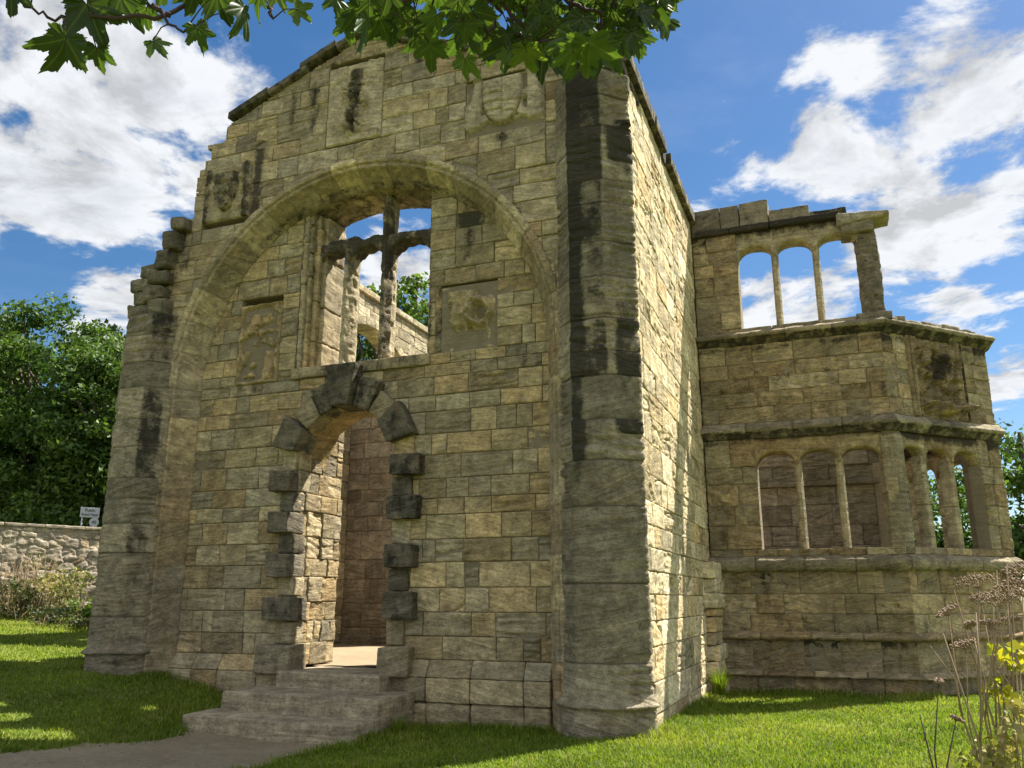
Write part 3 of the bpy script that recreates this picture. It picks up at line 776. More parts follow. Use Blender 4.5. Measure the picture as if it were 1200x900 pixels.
# left jamb, bottom to top: (outer x, inner x, height, front y, soot)
zq = .40
for (xo, xi, h, yf, so, mt) in ((-6.14, -5.52, .43, .24, .1, None), (-5.92, -5.60, .34, .40, .1, None), (-6.10, -5.56, .36, .25, .40, M_DARK), (-5.94, -5.64, .30, .42, .15, None), (-6.08, -5.66, .36, .26, .22, M_DARK), (-5.96, -5.68, .32, .38, .30, M_DARK),
                              (-6.10, -5.70, .34, .24, .32, M_DARK), (-5.97, -5.72, .32, .38, .28, M_DARK), (-6.12, -5.72, .33, .24, .34, M_DARK), (-5.98, -5.72, .36, .40, .05, None)):
    quoin(xo, xi, zq, zq + h, yf, so, mt); zq += h
zq = .40
for (xi, xo, h, yf, so, mt) in ((-4.02, -3.50, .44, .25, .15, None), (-3.96, -3.66, .37, .40, .2, None), (-3.97, -3.48, .40, .26, .34, M_DARK), (-3.95, -3.62, .33, .40, .28, M_DARK), (-3.96, -3.47, .36, .25, .42, M_DARK), (-3.94, -3.63, .35, .42, .1, None),
                              (-3.96, -3.45, .36, .25, .46, M_DARK), (-3.93, -3.60, .31, .38, .40, M_DARK), (-3.93, -3.42, .33, .26, .46, M_DARK), (-3.93, -3.58, .40, .40, .3, None)):
    quoin(xi, xo, zq, zq + h, yf, so, mt); zq += h
angs = [(168, 142, .44, .24, .36), (141, 120, .40, .33, .20), (119, 102, .46, .30, .41), (101, 79, .68, .16, .38), (78, 60, .50, .28, .42), (59, 42, .38, .33, .22), (41, 14, .47, .24, .38)]
for (a0, a1, ext, yf, so) in angs:
    mb = MB(); A0, A1 = math.radians(a0 - .5), math.radians(a1 + .5)
    c = []
    for rr_, in ((DR - .01,), (DR + ext,)):
        for y in (yf, .74):
            for a in (A0, A1):
                c.append((DC + rr_ * math.cos(a), y, DZS + rr_ * math.sin(a)))
    hexblock(mb, c, res=.035, amp=.014, rnd=.022, attr=rattr(so), seed=Rq.randint(0, 999), bed=.008)
    mb.build('voussoir', M_DARK if so > .3 else M_PANEL, DOORW)

# --- traceried window over the door
WMB = MB()
for (x0, x1, y0, y1, rn) in ((-5.93, -5.83, .47, .85, .035), (-5.84, -5.76, .52, .92, .035), (-5.77, -5.66, .60, 1.0, .03), (-5.68, -5.57, .70, 1.26, .03)):
    z = 5.26
    while z < 8.35:
        h = random.uniform(.45, .9); top = min(z + h, 8.4)
        ztop = CZ + math.sqrt(max(.1, RI ** 2 - (x0 - CX) ** 2))
        top = min(top, ztop + .05)
        if top - z > .08: hexblock(WMB, box8(x0, x1, y0, y1, z, top), res=.04, amp=.016 if z < 6.6 else .05, freq=9, rnd=rn, attr=rattr(.12 if z > 6.8 else 0), seed=random.randint(0, 99), bed=.02)
        z = top
        if top >= ztop: break
# right reveal
z = 5.26
while z < 8.2:
    h = random.uniform(.28, .42)
    hexblock(WMB, box8(-3.44, -3.2, .47, 1.24, z, min(z + h, 8.3)), res=.05, amp=.01, attr=rattr(.45), seed=random.randint(0, 99)); z += h
# sloping sill
for (xa, xb) in ((-5.95, -5.2), (-5.19, -4.3), (-4.29, -3.36)):
    c = np.array(box8(xa, xb, .40, 1.26, 5.06, 5.24)); c[[6, 7], 2] += .16
    hexblock(WMB, c, amp=.012, attr=rattr(.4), seed=random.randint(0, 99), bed=.008)
WINF = WMB.build('window_surround', M_PANEL, RUIN)
def mullion(x0, x1, y0, y1, z0, z1, parent, mat, amp=.02, soot=0, bed=.012, name='mullion', cham=.35, lean=0.0, freq=11):
    mb = MB(); n = int((z1 - z0) / .03) + 2
    w, d = (x1 - x0), (y1 - y0); cx, cy = (x0 + x1) / 2, (y0 + y1) / 2
    k = cham
    oct_ = np.array([(-.5, -.5 + k), (-.5 + k, -.5), (.5 - k, -.5), (.5, -.5 + k), (.5, .5 - k), (.5 - k, .5), (-.5 + k, .5), (-.5, .5 - k)]) if k else np.array([(-.5, -.5), (.5, -.5), (.5, .5), (-.5, .5)])
    ring = []
    for i in range(len(oct_)):
        a, b = oct_[i], oct_[(i + 1) % len(oct_)]
        for t_ in (0.03, .28, .52, .76, .97): ring.append(a + (b - a) * t_)
    ring = np.array(ring) * np.array([w, d]); m = len(ring)
    zz = np.linspace(z0, z1, n)
    V = np.zeros((n, m, 3)); V[..., 0] = cx + ring[None, :, 0] + lean * (zz[:, None] - z0); V[..., 1] = cy + ring[None, :, 1]; V[..., 2] = zz[:, None]
    o = ring / np.linalg.norm(ring, axis=1, keepdims=True)
    X, Y, Z = V[..., 0], V[..., 1], V[..., 2]
    disp = amp * fbm(X * freq, Y * freq, Z * freq * .8, 4, int(abs(x0) * 100) % 97) - amp * 2.4 * np.clip(vn(X * 16, Y * 16, Z * 16, 5) - .35, 0, 1) - bed * np.clip(fbm(X * 2, Y * 2, Z * 20, 2, 8), 0, 1)
    V[..., :2] += o[None] * disp[..., None]
    q = gridq(n, m, True).tolist()
    q += [[i * m + m - 1, i * m, (i + 1) * m, (i + 1) * m + m - 1] for i in range(n - 1)]
    V = V.reshape(-1, 3)
    V = np.vstack([V, [cx, cy, z0], [cx + lean * (z1 - z0), cy, z1]])
    tr = [(j, (j + 1) % m, n * m)[::-1] for j in range(m)] + [((n - 1) * m + j, (n - 1) * m + (j + 1) % m, n * m + 1) for j in range(m)]
    a = np.zeros((len(V), 4)); a[:, 0] = random.random(); a[:, 1] = .6
    a[:, 2] = np.clip(soot(V[:, 0], V[:, 1], V[:, 2]) if callable(soot) else soot, 0, 1)
    mb.add(V, q, tr, attr=a)
    return mb.build(name, mat, parent)
mullion(-5.22, -5.01, .60, 1.02, 5.30, 7.46, WINF, M_MUL, amp=.036, soot=lambda x, y, z: .12 + .35 * sstep(6.6, 7.3, z) + .15 * (y < .75))  # sooty upper end; front face also darkened in the colour as its unlit side
mullion(-4.47, -4.27, .58, 1.02, 5.32, 8.46, WINF, M_MUL, amp=.036, soot=lambda x, y, z: .12 + .32 * sstep(6.4, 7.2, z) * sstep(7.8, 7.5, z) + .38 * (y < .76))  # soot round the transom, plus shade painted on the front face
# transom with broken cusped heads
TR = MB(); Rt = random.Random(3)
for (xa, xb) in ((-5.72, -5.11), (-5.11, -4.36), (-4.36, -3.40)):
    n = 40; us = np.linspace(xa, xb, n); half = (xb - xa) / 2; mid = (xa + xb) / 2
    tpar = (us - mid) / half
    lo = 7.38 - .26 * np.abs(tpar) ** 3.0 - .10 * np.clip(.5 - np.abs(np.abs(tpar) - .55) * 4, 0, .5)
    lo = lo + .04 * vn(us * 9, us * 0, 3.3, 5) - (.0 if xb < -3.5 else .12 * sstep(-3.75, -3.5, us))
    hi = np.full(n, 7.56) + .05 * vn(us * 5, 0 * us, 1, 6)
    ring = [(.64, 0), (.62, .2), (.62, .5), (.62, .8), (.66, 1), (.94, 1), (.98, .8), (.98, .5), (.98, .2), (.94, 0)]
    V = np.array([[(u, y, l + (h - l) * t_) for (y, t_) in ring] for u, l, h in zip(us, lo, hi)])
    V[..., 1] += .03 * fbm(V[..., 0] * 9, V[..., 1] * 9, V[..., 2] * 9, 3, 12)
    V[..., 2] += .03 * fbm(V[..., 0] * 11, V[..., 1] * 11, V[..., 2] * 11 + 7, 3, 14)
    m = len(ring)
    q = gridq(n, m).tolist() + [[i * m + m - 1, (i + 1) * m + m - 1, (i + 1) * m, i * m] for i in range(n - 1)]
    TR.add(V.reshape(-1, 3), q, attr=(.5, .4, .62, 0))
TR.build('transom', M_MUL, WINF)

# --- side wall (x = 0, facing the lawn)
mb = MB(); R = random.Random(44)
def soot_side(x, y, z, r1, r2): return .12 * (r1 > .9) + .15 * sstep(8.8, 9.4, z)
masonry(mb, (0, 0, 0), (0, 1, 0), (1, 0, 0), rows_between(-.3, 9.32, .30, .46, R), .06, 6.4, seed=51, thick=.9, soot=soot_side, bedded=.4, rough=.007, off=.005, gap=.005, pits=.05, lens=(.45, 1.0))
mb.build('side_wall', M_SIDE, RUIN)
mb = MB()
y = -.05
for (w, lift, out) in ((1.9, .0, .10), (.95, -.03, .12), (.35, -.10, .04), (1.9, -.04, .12), (1.35, -.02, .12)):
    hexblock(mb, box8(-.9, out, y + .006, y + w - .006, 9.33 + lift, 9.55 + lift), res=.08, amp=.018, attr=rattr(.55), seed=random.randint(0, 99), bed=.01)
    y += w
mb.build('wall_coping', M_PIL, RUIN)
# broken stub at the junction with the bay
mb = MB(); z = -.25; Rs = random.Random(6)
while z < 2.15:
    h = Rs.uniform(.14, .30); o = .20 + Rs.uniform(-.05, .06) - (.10 if z > 1.9 else 0)
    hexblock(mb, box8(-.05, o, 5.02 + Rs.uniform(-.06, .06), 6.05, z, z + h - .004), res=.05, amp=.03, freq=6, rnd=.03, bed=.02, attr=rattr(.05), seed=Rs.randint(0, 99)); z += h
mb.build('broken_toothing', M_SIDE, RUIN)

# --- bay
BMB = MB(); RB = random.Random(70); W2 = .7071
F1 = ((0, 6, 0), (1, 0, 0), (0, -1, 0)); F2 = ((3.5, 6, 0), (W2, W2, 0), (W2, -W2, 0))
F4 = ((3.5, 10.7, 0), (W2, -W2, 0), (W2, W2, 0))
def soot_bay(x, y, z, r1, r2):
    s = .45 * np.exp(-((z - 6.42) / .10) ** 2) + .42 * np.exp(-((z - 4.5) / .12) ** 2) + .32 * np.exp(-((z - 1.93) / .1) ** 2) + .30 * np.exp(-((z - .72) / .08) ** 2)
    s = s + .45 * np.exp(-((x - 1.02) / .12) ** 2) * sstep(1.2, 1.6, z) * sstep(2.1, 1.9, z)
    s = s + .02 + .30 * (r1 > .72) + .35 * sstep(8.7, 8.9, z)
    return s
rows = [(-.35, .16)] + rows_between(.22, .78, .28, .56, RB) + rows_between(.90, 2.02, .30, .42, RB) + [(2.28, 2.42)] + rows_between(2.42, 4.02, .36, .46, RB) + [(4.02, 4.58)] + rows_between(4.88, 6.52, .26, .36, RB) + [(6.74, 6.88)] + rows_between(6.88, 8.62, .34, .46, RB) + [(8.62, 8.98)]
def keep_f1(u, v, a, b, c, d): return not (c > 6.7 and a > 3.05)
masonry(BMB, *F1, rows, .02, 3.50, holes=[(1.0, 3.30, 2.42, 4.58), (.92, 4.0, 6.74, 8.98)], keep=keep_f1, seed=77, thick=.5, soot=soot_bay, bedded=.7, lens=(.5, 1.35), rough=.010, off=.018, pits=.07)
rows2 = [r for r in rows if r[1] < 6.6]
masonry(BMB, *F2, rows2, .0, 2.90, holes=[(.22, 2.30, 2.42, 4.58), (.62, 2.15, 4.88, 6.52)], seed=78, thick=.30, soot=soot_bay, bedded=.6, lens=(.4, 1.0), rough=.010, off=.014, pits=.05)
# far side of the bay
masonry(BMB, (5.55, 8.05, 0), (0, 1, 0), (1, 0, 0), rows2, 0, .62, seed=79, thick=.5, bedded=.4)
masonry(BMB, *F4, rows2, 0, 2.9, holes=[(.40, 2.5, 2.42, 4.58)], seed=80, thick=.5, res=.06)
BAY = BMB.build('bay', M_BAY, RUIN)
# far wall seen through the lower lights
mb = MB()
masonry(mb, (0, 10.2, 0), (1, 0, 0), (0, -1, 0), rows_between(-.2, 4.1, .36, .5, RB) + [(4.1, 4.22)] + rows_between(4.22, 6.6, .34, .5, RB), -.9, 3.75, seed=83, thick=.5, bedded=.5, lens=(.5, 1.2), off=.02, rough=.012)
for xa in np.arange(-.9, 3.5, .9): hexblock(mb, box8(xa, xa + .89, 10.08, 10.25, 4.1, 4.22), amp=.01, attr=rattr(), seed=5)
mb.build('rear_wall', M_RED, RUIN)
# strings and cornices round the bay
def frames(pts, res=.04):
    pts = [np.array(p, float) for p in pts]; out = []
    dirs = [(b - a) / np.linalg.norm(b - a) for a, b in zip(pts[:-1], pts[1:])]
    nor = [np.array([d[1], -d[0]]) for d in dirs]
    for i, (a, b) in enumerate(zip(pts[:-1], pts[1:])):
        L = np.linalg.norm(b - a); n = int(L / res)
        m0 = nor[i] if i == 0 else (nor[i - 1] + nor[i]) / (1 + nor[i - 1] @ nor[i])
        m1 = nor[i] if i == len(nor) - 1 else (nor[i + 1] + nor[i]) / (1 + nor[i + 1] @ nor[i])
        for k in range(n + (1 if i == len(nor) - 1 else 0)):
            t_ = k / n; p = a + (b - a) * t_
            w0 = np.clip(1 - t_ * L / .14, 0, 1); w1 = np.clip(1 - (1 - t_) * L / .14, 0, 1)
            # mitre: shear the profile near each corner so that it meets the next run
            o = nor[i] + (m0 - nor[i]) * w0 + (m1 - nor[i]) * w1
            out.append((np.array([p[0], p[1], 0]), np.array([o[0], o[1], 0]), np.array([0, 0, 1.])))
    return out
BP = [(.0, 6.0), (3.5, 6.0), (5.55, 8.05), (5.55, 8.65), (3.5, 10.7), (2.0, 10.7)]
def dens(pr):
    o = []
    for a, b in zip(pr[:-1], pr[1:]):
        L = math.hypot(b[0] - a[0], b[1] - a[1]); n = max(1, int(L / .03))
        for k in range(n): o.append((a[0] + (b[0] - a[0]) * k / n, a[1] + (b[1] - a[1]) * k / n))
    return o + [pr[-1]]
def string(pr, name, mat, soot, amp=.014, seed=1, pts=BP):
    mb = MB()
    def af(P):
        nu, nv = P.shape[:2]; a = np.zeros((nu, nv, 4))
        blk = np.floor(np.arange(nu) / 22).astype(int); rr_ = np.random.default_rng(seed).random((blk.max() + 1, 2))
        a[..., 0] = rr_[blk, 0][:, None]; a[..., 1] = rr_[blk, 1][:, None]; a[..., 2] = soot(P[..., 2])
        return a
    sweep(mb, frames(pts), dens(pr), seed=seed, amp=amp, attrf=af, bed=.006)
    return mb.build(name, mat, BAY)
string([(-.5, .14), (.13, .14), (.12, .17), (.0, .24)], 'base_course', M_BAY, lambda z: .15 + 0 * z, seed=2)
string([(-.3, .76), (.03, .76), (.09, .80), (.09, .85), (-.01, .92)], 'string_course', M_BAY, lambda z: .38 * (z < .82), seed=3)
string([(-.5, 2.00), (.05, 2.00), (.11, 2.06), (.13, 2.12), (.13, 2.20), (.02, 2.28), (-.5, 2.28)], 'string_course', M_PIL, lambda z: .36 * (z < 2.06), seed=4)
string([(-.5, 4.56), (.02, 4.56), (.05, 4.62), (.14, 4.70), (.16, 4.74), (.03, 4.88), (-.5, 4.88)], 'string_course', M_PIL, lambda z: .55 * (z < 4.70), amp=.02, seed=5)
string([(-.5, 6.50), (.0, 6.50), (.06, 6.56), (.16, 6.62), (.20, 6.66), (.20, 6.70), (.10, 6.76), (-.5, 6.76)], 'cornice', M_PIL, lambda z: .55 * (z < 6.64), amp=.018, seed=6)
# broken parapet on the canted and far sides
mb = MB()
for (f, us) in ((F2, (.25, .75, 1.25, 1.8, 2.3, 2.75)), ):
    for a, b in zip(us[:-1], us[1:]):
        hexblock(mb, fbox(*f, a, b - .01, -.45, -.02 + random.uniform(-.04, .02), 6.75, 6.75 + random.uniform(.10, .22)), res=.05, amp=.035, freq=5, rnd=.04, attr=rattr(.25), seed=random.randint(0, 99))
for a in np.arange(3.35, 3.55, .2): hexblock(mb, box8(3.75, 4.0, 6.4, 6.7, 6.75, 6.9), amp=.03, attr=rattr(.2))
mb.build('parapet', M_PIL, BAY)
# arched window heads
def heads(f, lights, zs, rise, ztop, d0, d1, name, mat, soot=.4, seed=1):
    mb = MB(); O, U, N = (np.array(x, float) for x in f)
    for (ua, ub) in lights:
        n = 44; us = np.linspace(ua, ub, n); tt = (us - (ua + ub) / 2) / ((ub - ua) / 2)
        op = np.abs(tt) < .91
        lo = np.where(op, zs + rise * np.clip(1 - np.abs(tt / .91) ** 2.6, 0, 1) ** .5, zs - .02)
        ring = [(d1, 0), (d1, .25), (d1, .5), (d1, .75), (d1, 1), (d0, 1), (d0, .5), (d0, 0), ((d0 + d1) / 2, 0)]
        V = np.array([[O + U * u + N * d + np.array([0, 0, l + (ztop - l) * t_]) for (d, t_) in ring] for u, l in zip(us, lo)])
        x, y, z = V[..., 0], V[..., 1], V[..., 2]
        V += (N * (.018 * fbm(x * 8, y * 8, z * 8, 3, seed))[..., None])
        V[..., 2] += .012 * fbm(x * 9 + 5, y * 9, z * 9, 3, seed + 1)
        m = len(ring); q = gridq(n, m, True).tolist() + [[i * m + m - 1, i * m, (i + 1) * m, (i + 1) * m + m - 1] for i in range(n - 1)]
        a = np.zeros((n * m, 4)); a[:, 0] = random.random(); a[:, 1] = .5; a[:, 2] = soot * sstep(zs + rise * .6, ztop, V.reshape(-1, 3)[:, 2])
        mb.add(V.reshape(-1, 3), q, attr=a)
    return mb.build(name, mat, BAY)
heads(F1, [(.98, 1.77), (1.77, 2.525), (2.525, 3.32)], 4.04, .25, 4.57, -.42, -.04, 'window_head', M_BAY, seed=5)
heads(F2, [(.20, .81), (.81, 1.55), (1.55, 2.32)], 4.06, .24, 4.57, -.29, -.03, 'window_head', M_BAY, soot=.8, seed=6)
heads(F4, [(.38, 1.1), (1.1, 1.8), (1.8, 2.52)], 4.02, .27, 4.57, -.42, -.04, 'window_head', M_BAY, soot=.3, seed=7)
heads(F1, [(.90, 1.66), (1.66, 2.45), (2.45, 3.30)], 8.40, .26, 8.98, -.42, -.05, 'window_head', M_MUL, soot=.55, seed=8)
for x in (1.70, 2.455): mullion(x, x + .14, 6.08, 6.34, 2.27, 4.12, BAY, M_MUL, amp=.005, bed=.0, cham=.30)
for x in (1.60, 2.40): mullion(x, x + .14, 6.08, 6.34, 6.74, 8.52, BAY, M_MUL, amp=.006, bed=.0, cham=.30)
def fmul(f, u, w, d0, d1, z0, z1, mat=M_MUL, amp=.008, name='mullion'):
    mb = MB(); n = max(1, int((z1 - z0) / .9))
    for k in range(n):
        c = fbox(*f, u, u + w, d0, d1, z0 + (z1 - z0) * k / n, z0 + (z1 - z0) * (k + 1) / n - .004)
        hexblock(mb, c, res=.05, amp=amp, rnd=.035, attr=(.4, .5, .06, 0), seed=3)
    mb.build(name, mat, BAY)
fmul(F2, .74, .14, -.32, -.06, 2.27, 4.16); fmul(F2, 1.48, .14, -.32, -.06, 2.27, 4.16)
for u in (1.02, 1.74): fmul(F4, u, .15, -.40, -.1, 2.27, 4.12)
# corner pier below, broken pier above with its capping slab
fmul(F1, 3.27, .24, -.44, .012, 2.29, 4.52, M_PIL, .02, 'corner_pier')
fmul(F2, -.0, .24, -.40, .014, 2.29, 4.52, M_PIL, .02, 'corner_pier')
mullion(3.22, 3.64, 6.02, 6.42, 6.86, 8.62, BAY, M_DARK, amp=.045, bed=.02, name='broken_pier', cham=.22, freq=6, soot=.1)
mb = MB(); hexblock(mb, box8(3.10, 3.74, 5.96, 6.5, 6.74, 6.90), amp=.02, attr=rattr(.1))
mb.build('pier_base', M_PIL, BAY)
mb = MB(); hexblock(mb, box8(2.98, 3.60, 5.90, 6.5, 8.60, 8.84), amp=.02, rnd=.04, attr=rattr(.2)); mb.build('pier_head', M_PIL, BAY)
mb = MB()
c = np.array(box8(2.92, 3.90, 5.86, 6.52, 8.78, 9.02)); c[[1, 3], 2] += .08; c[[5, 7], 2] -= .06; c[[4, 6], 2] += .03
hexblock(mb, c, amp=.03, rnd=.05, freq=4, attr=rattr(.15), seed=9); mb.build('capping_slab', M_PIL, BAY)
# sill blocks of the upper window
mb = MB()
for (a, b) in ((.9, 1.5), (1.51, 2.4), (2.41, 3.12)): hexblock(mb, box8(a, b, 6.0, 6.5, 6.75, 6.86 + random.uniform(0, .02)), amp=.012, attr=rattr(.15), seed=random.randint(0, 99))
mb.build('window_sill', M_PIL, BAY)
# stepped top above the upper window
mb = MB()
for (a, b, z0, z1, so) in ((.03, .80, 8.98, 9.10, .7), (.81, 1.62, 8.98, 9.10, .75), (1.63, 2.98, 8.97, 9.10, .8), (.03, .62, 9.105, 9.62, .3), (.63, 1.02, 9.105, 9.62, .25), (1.03, 1.62, 9.105, 9.64, .3), (1.63, 2.42, 9.105, 9.38, .35), (2.43, 3.12, 9.02, 9.20, .6)):
    o = .10 if z1 < 9.15 else .02
    hexblock(mb, box8(a, b, 6.0 - o, 6.48, z0, z1), res=.06, amp=.018, attr=rattr(so), seed=random.randint(0, 99), bed=.012)
mb.build('upper_blocking', M_PIL, BAY)
# carved panel on the canted side
def rel_bay(s, t, u, v):
    n = fbm(u * 7, v * 6, .7, 4, 91); n2 = np.abs(fbm(u * 4.2, v * 3.6, 3.7, 3, 92)); n3 = vn(u * 13, v * 11, 2, 93)
    frame = .06 * sstep(.78, .82, np.abs(s)) - .05 * (np.abs(np.abs(s) - .90) < .035)
    sd = shield(s + .1 * n, t - .18 + .1 * n3, .56, .66, -.42)
    d = -.16 + .30 * sstep(-.02, .06, sd) * (.75 + .5 * n)
    rib = np.exp(-(n2 / .07) ** 2) * (sd < .05)
    d = np.maximum(d, -.14 + .24 * rib * sstep(.95, .7, np.abs(t)))
    d = np.maximum(d, -.12 + .26 * np.exp(-((t + .72 + .1 * n) / .16) ** 2) * (.5 + 1.1 * np.clip(n3 + .3, 0, 1)))
    d = np.maximum(d, .0 * t + .05 * (np.abs(s) > .68) * (n > -.1) - .02)
    return np.where(np.abs(s) > .80, frame, 1.35 * d + .03 * n3)
o = relief(*F2, .62, 2.15, 4.88, 6.52, rel_bay, M_BAY, lambda s, t, u, v: .85 * np.exp(-((np.hypot(s * .9, t - .25)) / .48) ** 2) + .5 * (np.abs(np.abs(s) - .93) < .04), res=.013, attr=(.35, .5))

# --- inside the hall
mb = MB()
def keep_left(u, v, a, b, c, d): return c < 2.0 or a > 4.6  # unseen near stretch cut low so sun reaches the left lawn
def cell_left(u, v):
    ctr, hw = 7.9, 2.05
    top = 7.25 + 1.4 * np.sqrt(np.clip(1 - ((u - ctr) / hw) ** 2, 0, 1))
    return ~((np.abs(u - ctr) < hw) & (v > 6.2) & (v < top))
masonry(mb, (-8.9, 0, 0), (0, 1, 0), (1, 0, 0), rows_between(.3, 9.42, .32, .44, random.Random(5)), 1.0, 13, keep=keep_left, cell=cell_left, seed=91, thick=.6, res=.06, bedded=.25, lens=(.45, .9))
mb.build('hall_wall', M_INNER, RUIN)
mb = MB(); y = 4.9
while y < 13:
    w = random.uniform(.7, 1.0); hexblock(mb, box8(-9.45, -8.82, y, y + w - .01, 9.43, 9.60), res=.1, amp=.01, attr=rattr(.1)); y += w
mb.build('wall_coping', M_INNER, RUIN)
mb = MB()
for k in range(14):
    t0, t1 = math.pi * (1 - k / 14), math.pi * (1 - (k + 1) / 14)
    c = [(x, 7.9 + 1.0 * r * math.cos(t_), 7.25 + (1.4 / 2.05) * r * math.sin(t_)) for r in (2.01, 2.36) for x in (-8.84, -9.45) for t_ in (t0, t1)]
    hexblock(mb, c, res=.08, amp=.008, attr=rattr())
mb.build('wall_arch', M_INNER, RUIN)
mb = MB()
masonry(mb, (0, 7.0, 0), (1, 0, 0), (0, -1, 0), rows_between(.3, 3.1, .4, .6, RB) + rows_between(3.1, 6.3, .3, .4, RB), -8.9, -6.80, seed=95, thick=.6, bedded=.6, off=.015, rough=.012)
mb.build('cross_wall', M_RED, RUIN); mb = MB()
masonry(mb, (0, 1.38, 0), (1, 0, 0), (0, -1, 0), rows_between(.3, 5.2, .3, .42, RB), -4.5, -.9, seed=96, thick=.6, res=.08)  # unseen wall added to keep sun through the doorway off the steps
mb.build('cross_wall', M_RED, RUIN)
mb = MB(); x_, y_ = np.meshgrid(np.linspace(-8.9, -.9, 60), np.linspace(1.2, 14, 90), indexing='ij')
mb.add(np.stack([x_, y_, .47 + .03 * fbm(x_ * 1.5, y_ * 1.5, 0, 3, 2)], -1).reshape(-1, 3), gridq(60, 90))
tag(mb.build('hall_floor', M_FLOOR), 'sandy earth floor inside the ruined hall, seen through the doorway', 'floor', kind='structure')

# ------------------------------------------------------------------ steps
STEPS = tag(empty('stone_steps', (-4.8, -.4, -.2)), 'worn grey stone steps leading up to the arched doorway', 'steps')
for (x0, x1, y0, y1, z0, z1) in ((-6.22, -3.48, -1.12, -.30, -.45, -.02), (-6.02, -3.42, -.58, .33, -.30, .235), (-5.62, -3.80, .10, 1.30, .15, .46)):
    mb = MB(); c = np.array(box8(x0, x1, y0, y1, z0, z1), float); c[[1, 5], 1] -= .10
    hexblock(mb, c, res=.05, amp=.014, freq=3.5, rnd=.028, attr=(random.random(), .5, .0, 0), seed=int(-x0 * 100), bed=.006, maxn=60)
    a_ = mb.a[0]; v_ = mb.v[0]; a_[:, 2] = np.where(v_[:, 1] < y0 + .012, .14 + .10 * vn(v_[:, 0] * 2, v_[:, 2] * 3, 0, 5), .0)  # risers alone darkened in the colour: grime plus their shaded look
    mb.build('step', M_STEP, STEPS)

# ------------------------------------------------------------------ old boundary wall on the left
BW = tag(empty('boundary_wall', (-16.9, 5.4, 1.0)), 'old rubble stone boundary wall with flat coping beyond the left lawn', 'wall')
wU = np.array([.436, .90, 0]); wN = np.array([.90, -.436, 0]); wO = np.array([-16.9, 5.4, 0])
Rw = random.Random(99)
mb = MB()
lu, lv = np.linspace(-9, 7, 520), np.linspace(.4, 3.3, 110)
uu, vv = np.meshgrid(lu, lv, indexing='ij')
cu, cv = .34, .20
def cells(u, v):
    iu, iv = np.floor(u / cu), np.floor(v / cv)
    f1 = np.full(u.shape, 9.); f2 = np.full(u.shape, 9.); cid = np.zeros(u.shape)
    for a in (-1, 0, 1):
        for b in (-1, 0, 1):
            ja, jb = iu + a, iv + b
            ux = (ja + .5 + .42 * vn(ja * 7.31 + .5, jb * 3.77 + .5, 0, 61)); vx = (jb + .5 + .42 * vn(ja * 5.13 + .5, jb * 9.71 + .5, 4, 62))
            dd = np.maximum(np.abs(u / cu - ux), np.abs(v / cv - vx)) * .6 + .4 * np.hypot(u / cu - ux, v / cv - vx)
            nearer = dd < f1
            f2 = np.where(nearer, f1, np.minimum(f2, dd)); cid = np.where(nearer, ja * 57.3 + jb * 131.7, cid); f1 = np.minimum(f1, dd)
    return f1, f2, cid
f1, f2, cid = cells(uu + .05 * vn(uu * 4, vv * 4, 0, 3), vv + .04 * vn(uu * 4, vv * 4, 5, 3))
gapm = sstep(.02, .14, f2 - f1)
dep = .045 * gapm * (.6 + .5 * vn(cid, cid * 0, 0, 4)) + .02 * fbm(uu * 7, vv * 9, 0, 4, 5)
Wp = wO + uu[..., None] * wU + vv[..., None] * np.array([0, 0, 1.]) + dep[..., None] * wN
aa = np.zeros(uu.shape + (4,)); aa[..., 0] = .5 + .5 * vn(cid * 1.7 + .3, cid * 0, 0, 6); aa[..., 1] = .5 + .5 * vn(cid * 2.3 + .6, cid * 0, 0, 7); aa[..., 3] = .8 * (1 - gapm)
mb.add(Wp.reshape(-1, 3), gridq(520, 110, True), attr=aa.reshape(-1, 4))
rawbox(mb, fbox(wO, wU, wN, -9, 7, -.4, -.03, .4, 3.3), (.5, .5, 0, 1))
mb.build('wall_face', M_RUB, BW)
mb = MB(); u = -9.0
while u < 7:
    w = Rw.uniform(.6, 1.0); hexblock(mb, fbox(wO, wU, wN, u, u + w - .01, -.45, .05, 3.30, 3.38 + Rw.uniform(0, .02)), res=.1, amp=.01, attr=rattr(.0)); u += w
mb.build('wall_coping', M_RUB, BW)

# ------------------------------------------------------------------ vegetation
def leaves(mb, cen, rad, n, size, rng, flat=.0, colr=(0, 1), asp=.55, up=.3):
    """n pointed leaf quads spread through an ellipsoid"""
    d = rng.normal(size=(n, 3)); d /= np.linalg.norm(d, axis=1, keepdims=True)
    r = rng.random(n) ** (1 / 2.2)
    p = np.asarray(cen) + d * r[:, None] * np.asarray(rad)
    nr = d * .6 + rng.normal(size=(n, 3)) * .6 + np.array([0, 0, up]); nr /= np.linalg.norm(nr, axis=1, keepdims=True)
    t = np.cross(nr, rng.normal(size=(n, 3))); t /= np.maximum(np.linalg.norm(t, axis=1, keepdims=True), 1e-6)
    b = np.cross(nr, t)
    s = size * rng.uniform(.6, 1.3, n)[:, None]
    fold = nr * s * .12
    v = np.stack([p - t * s * .5, p + b * s * asp * .5 - fold, p + t * s * .5, p - b * s * asp * .5 - fold], 1)
    a = np.zeros((n, 4, 4)); base = rng.uniform(*colr)
    a[..., 0] = np.clip(base + rng.normal(size=n) * .18, 0, 1)[:, None]; a[..., 1] = rng.random(n)[:, None]
    mb.add(v.reshape(-1, 3), np.arange(n * 4).reshape(n, 4), attr=a.reshape(-1, 4))
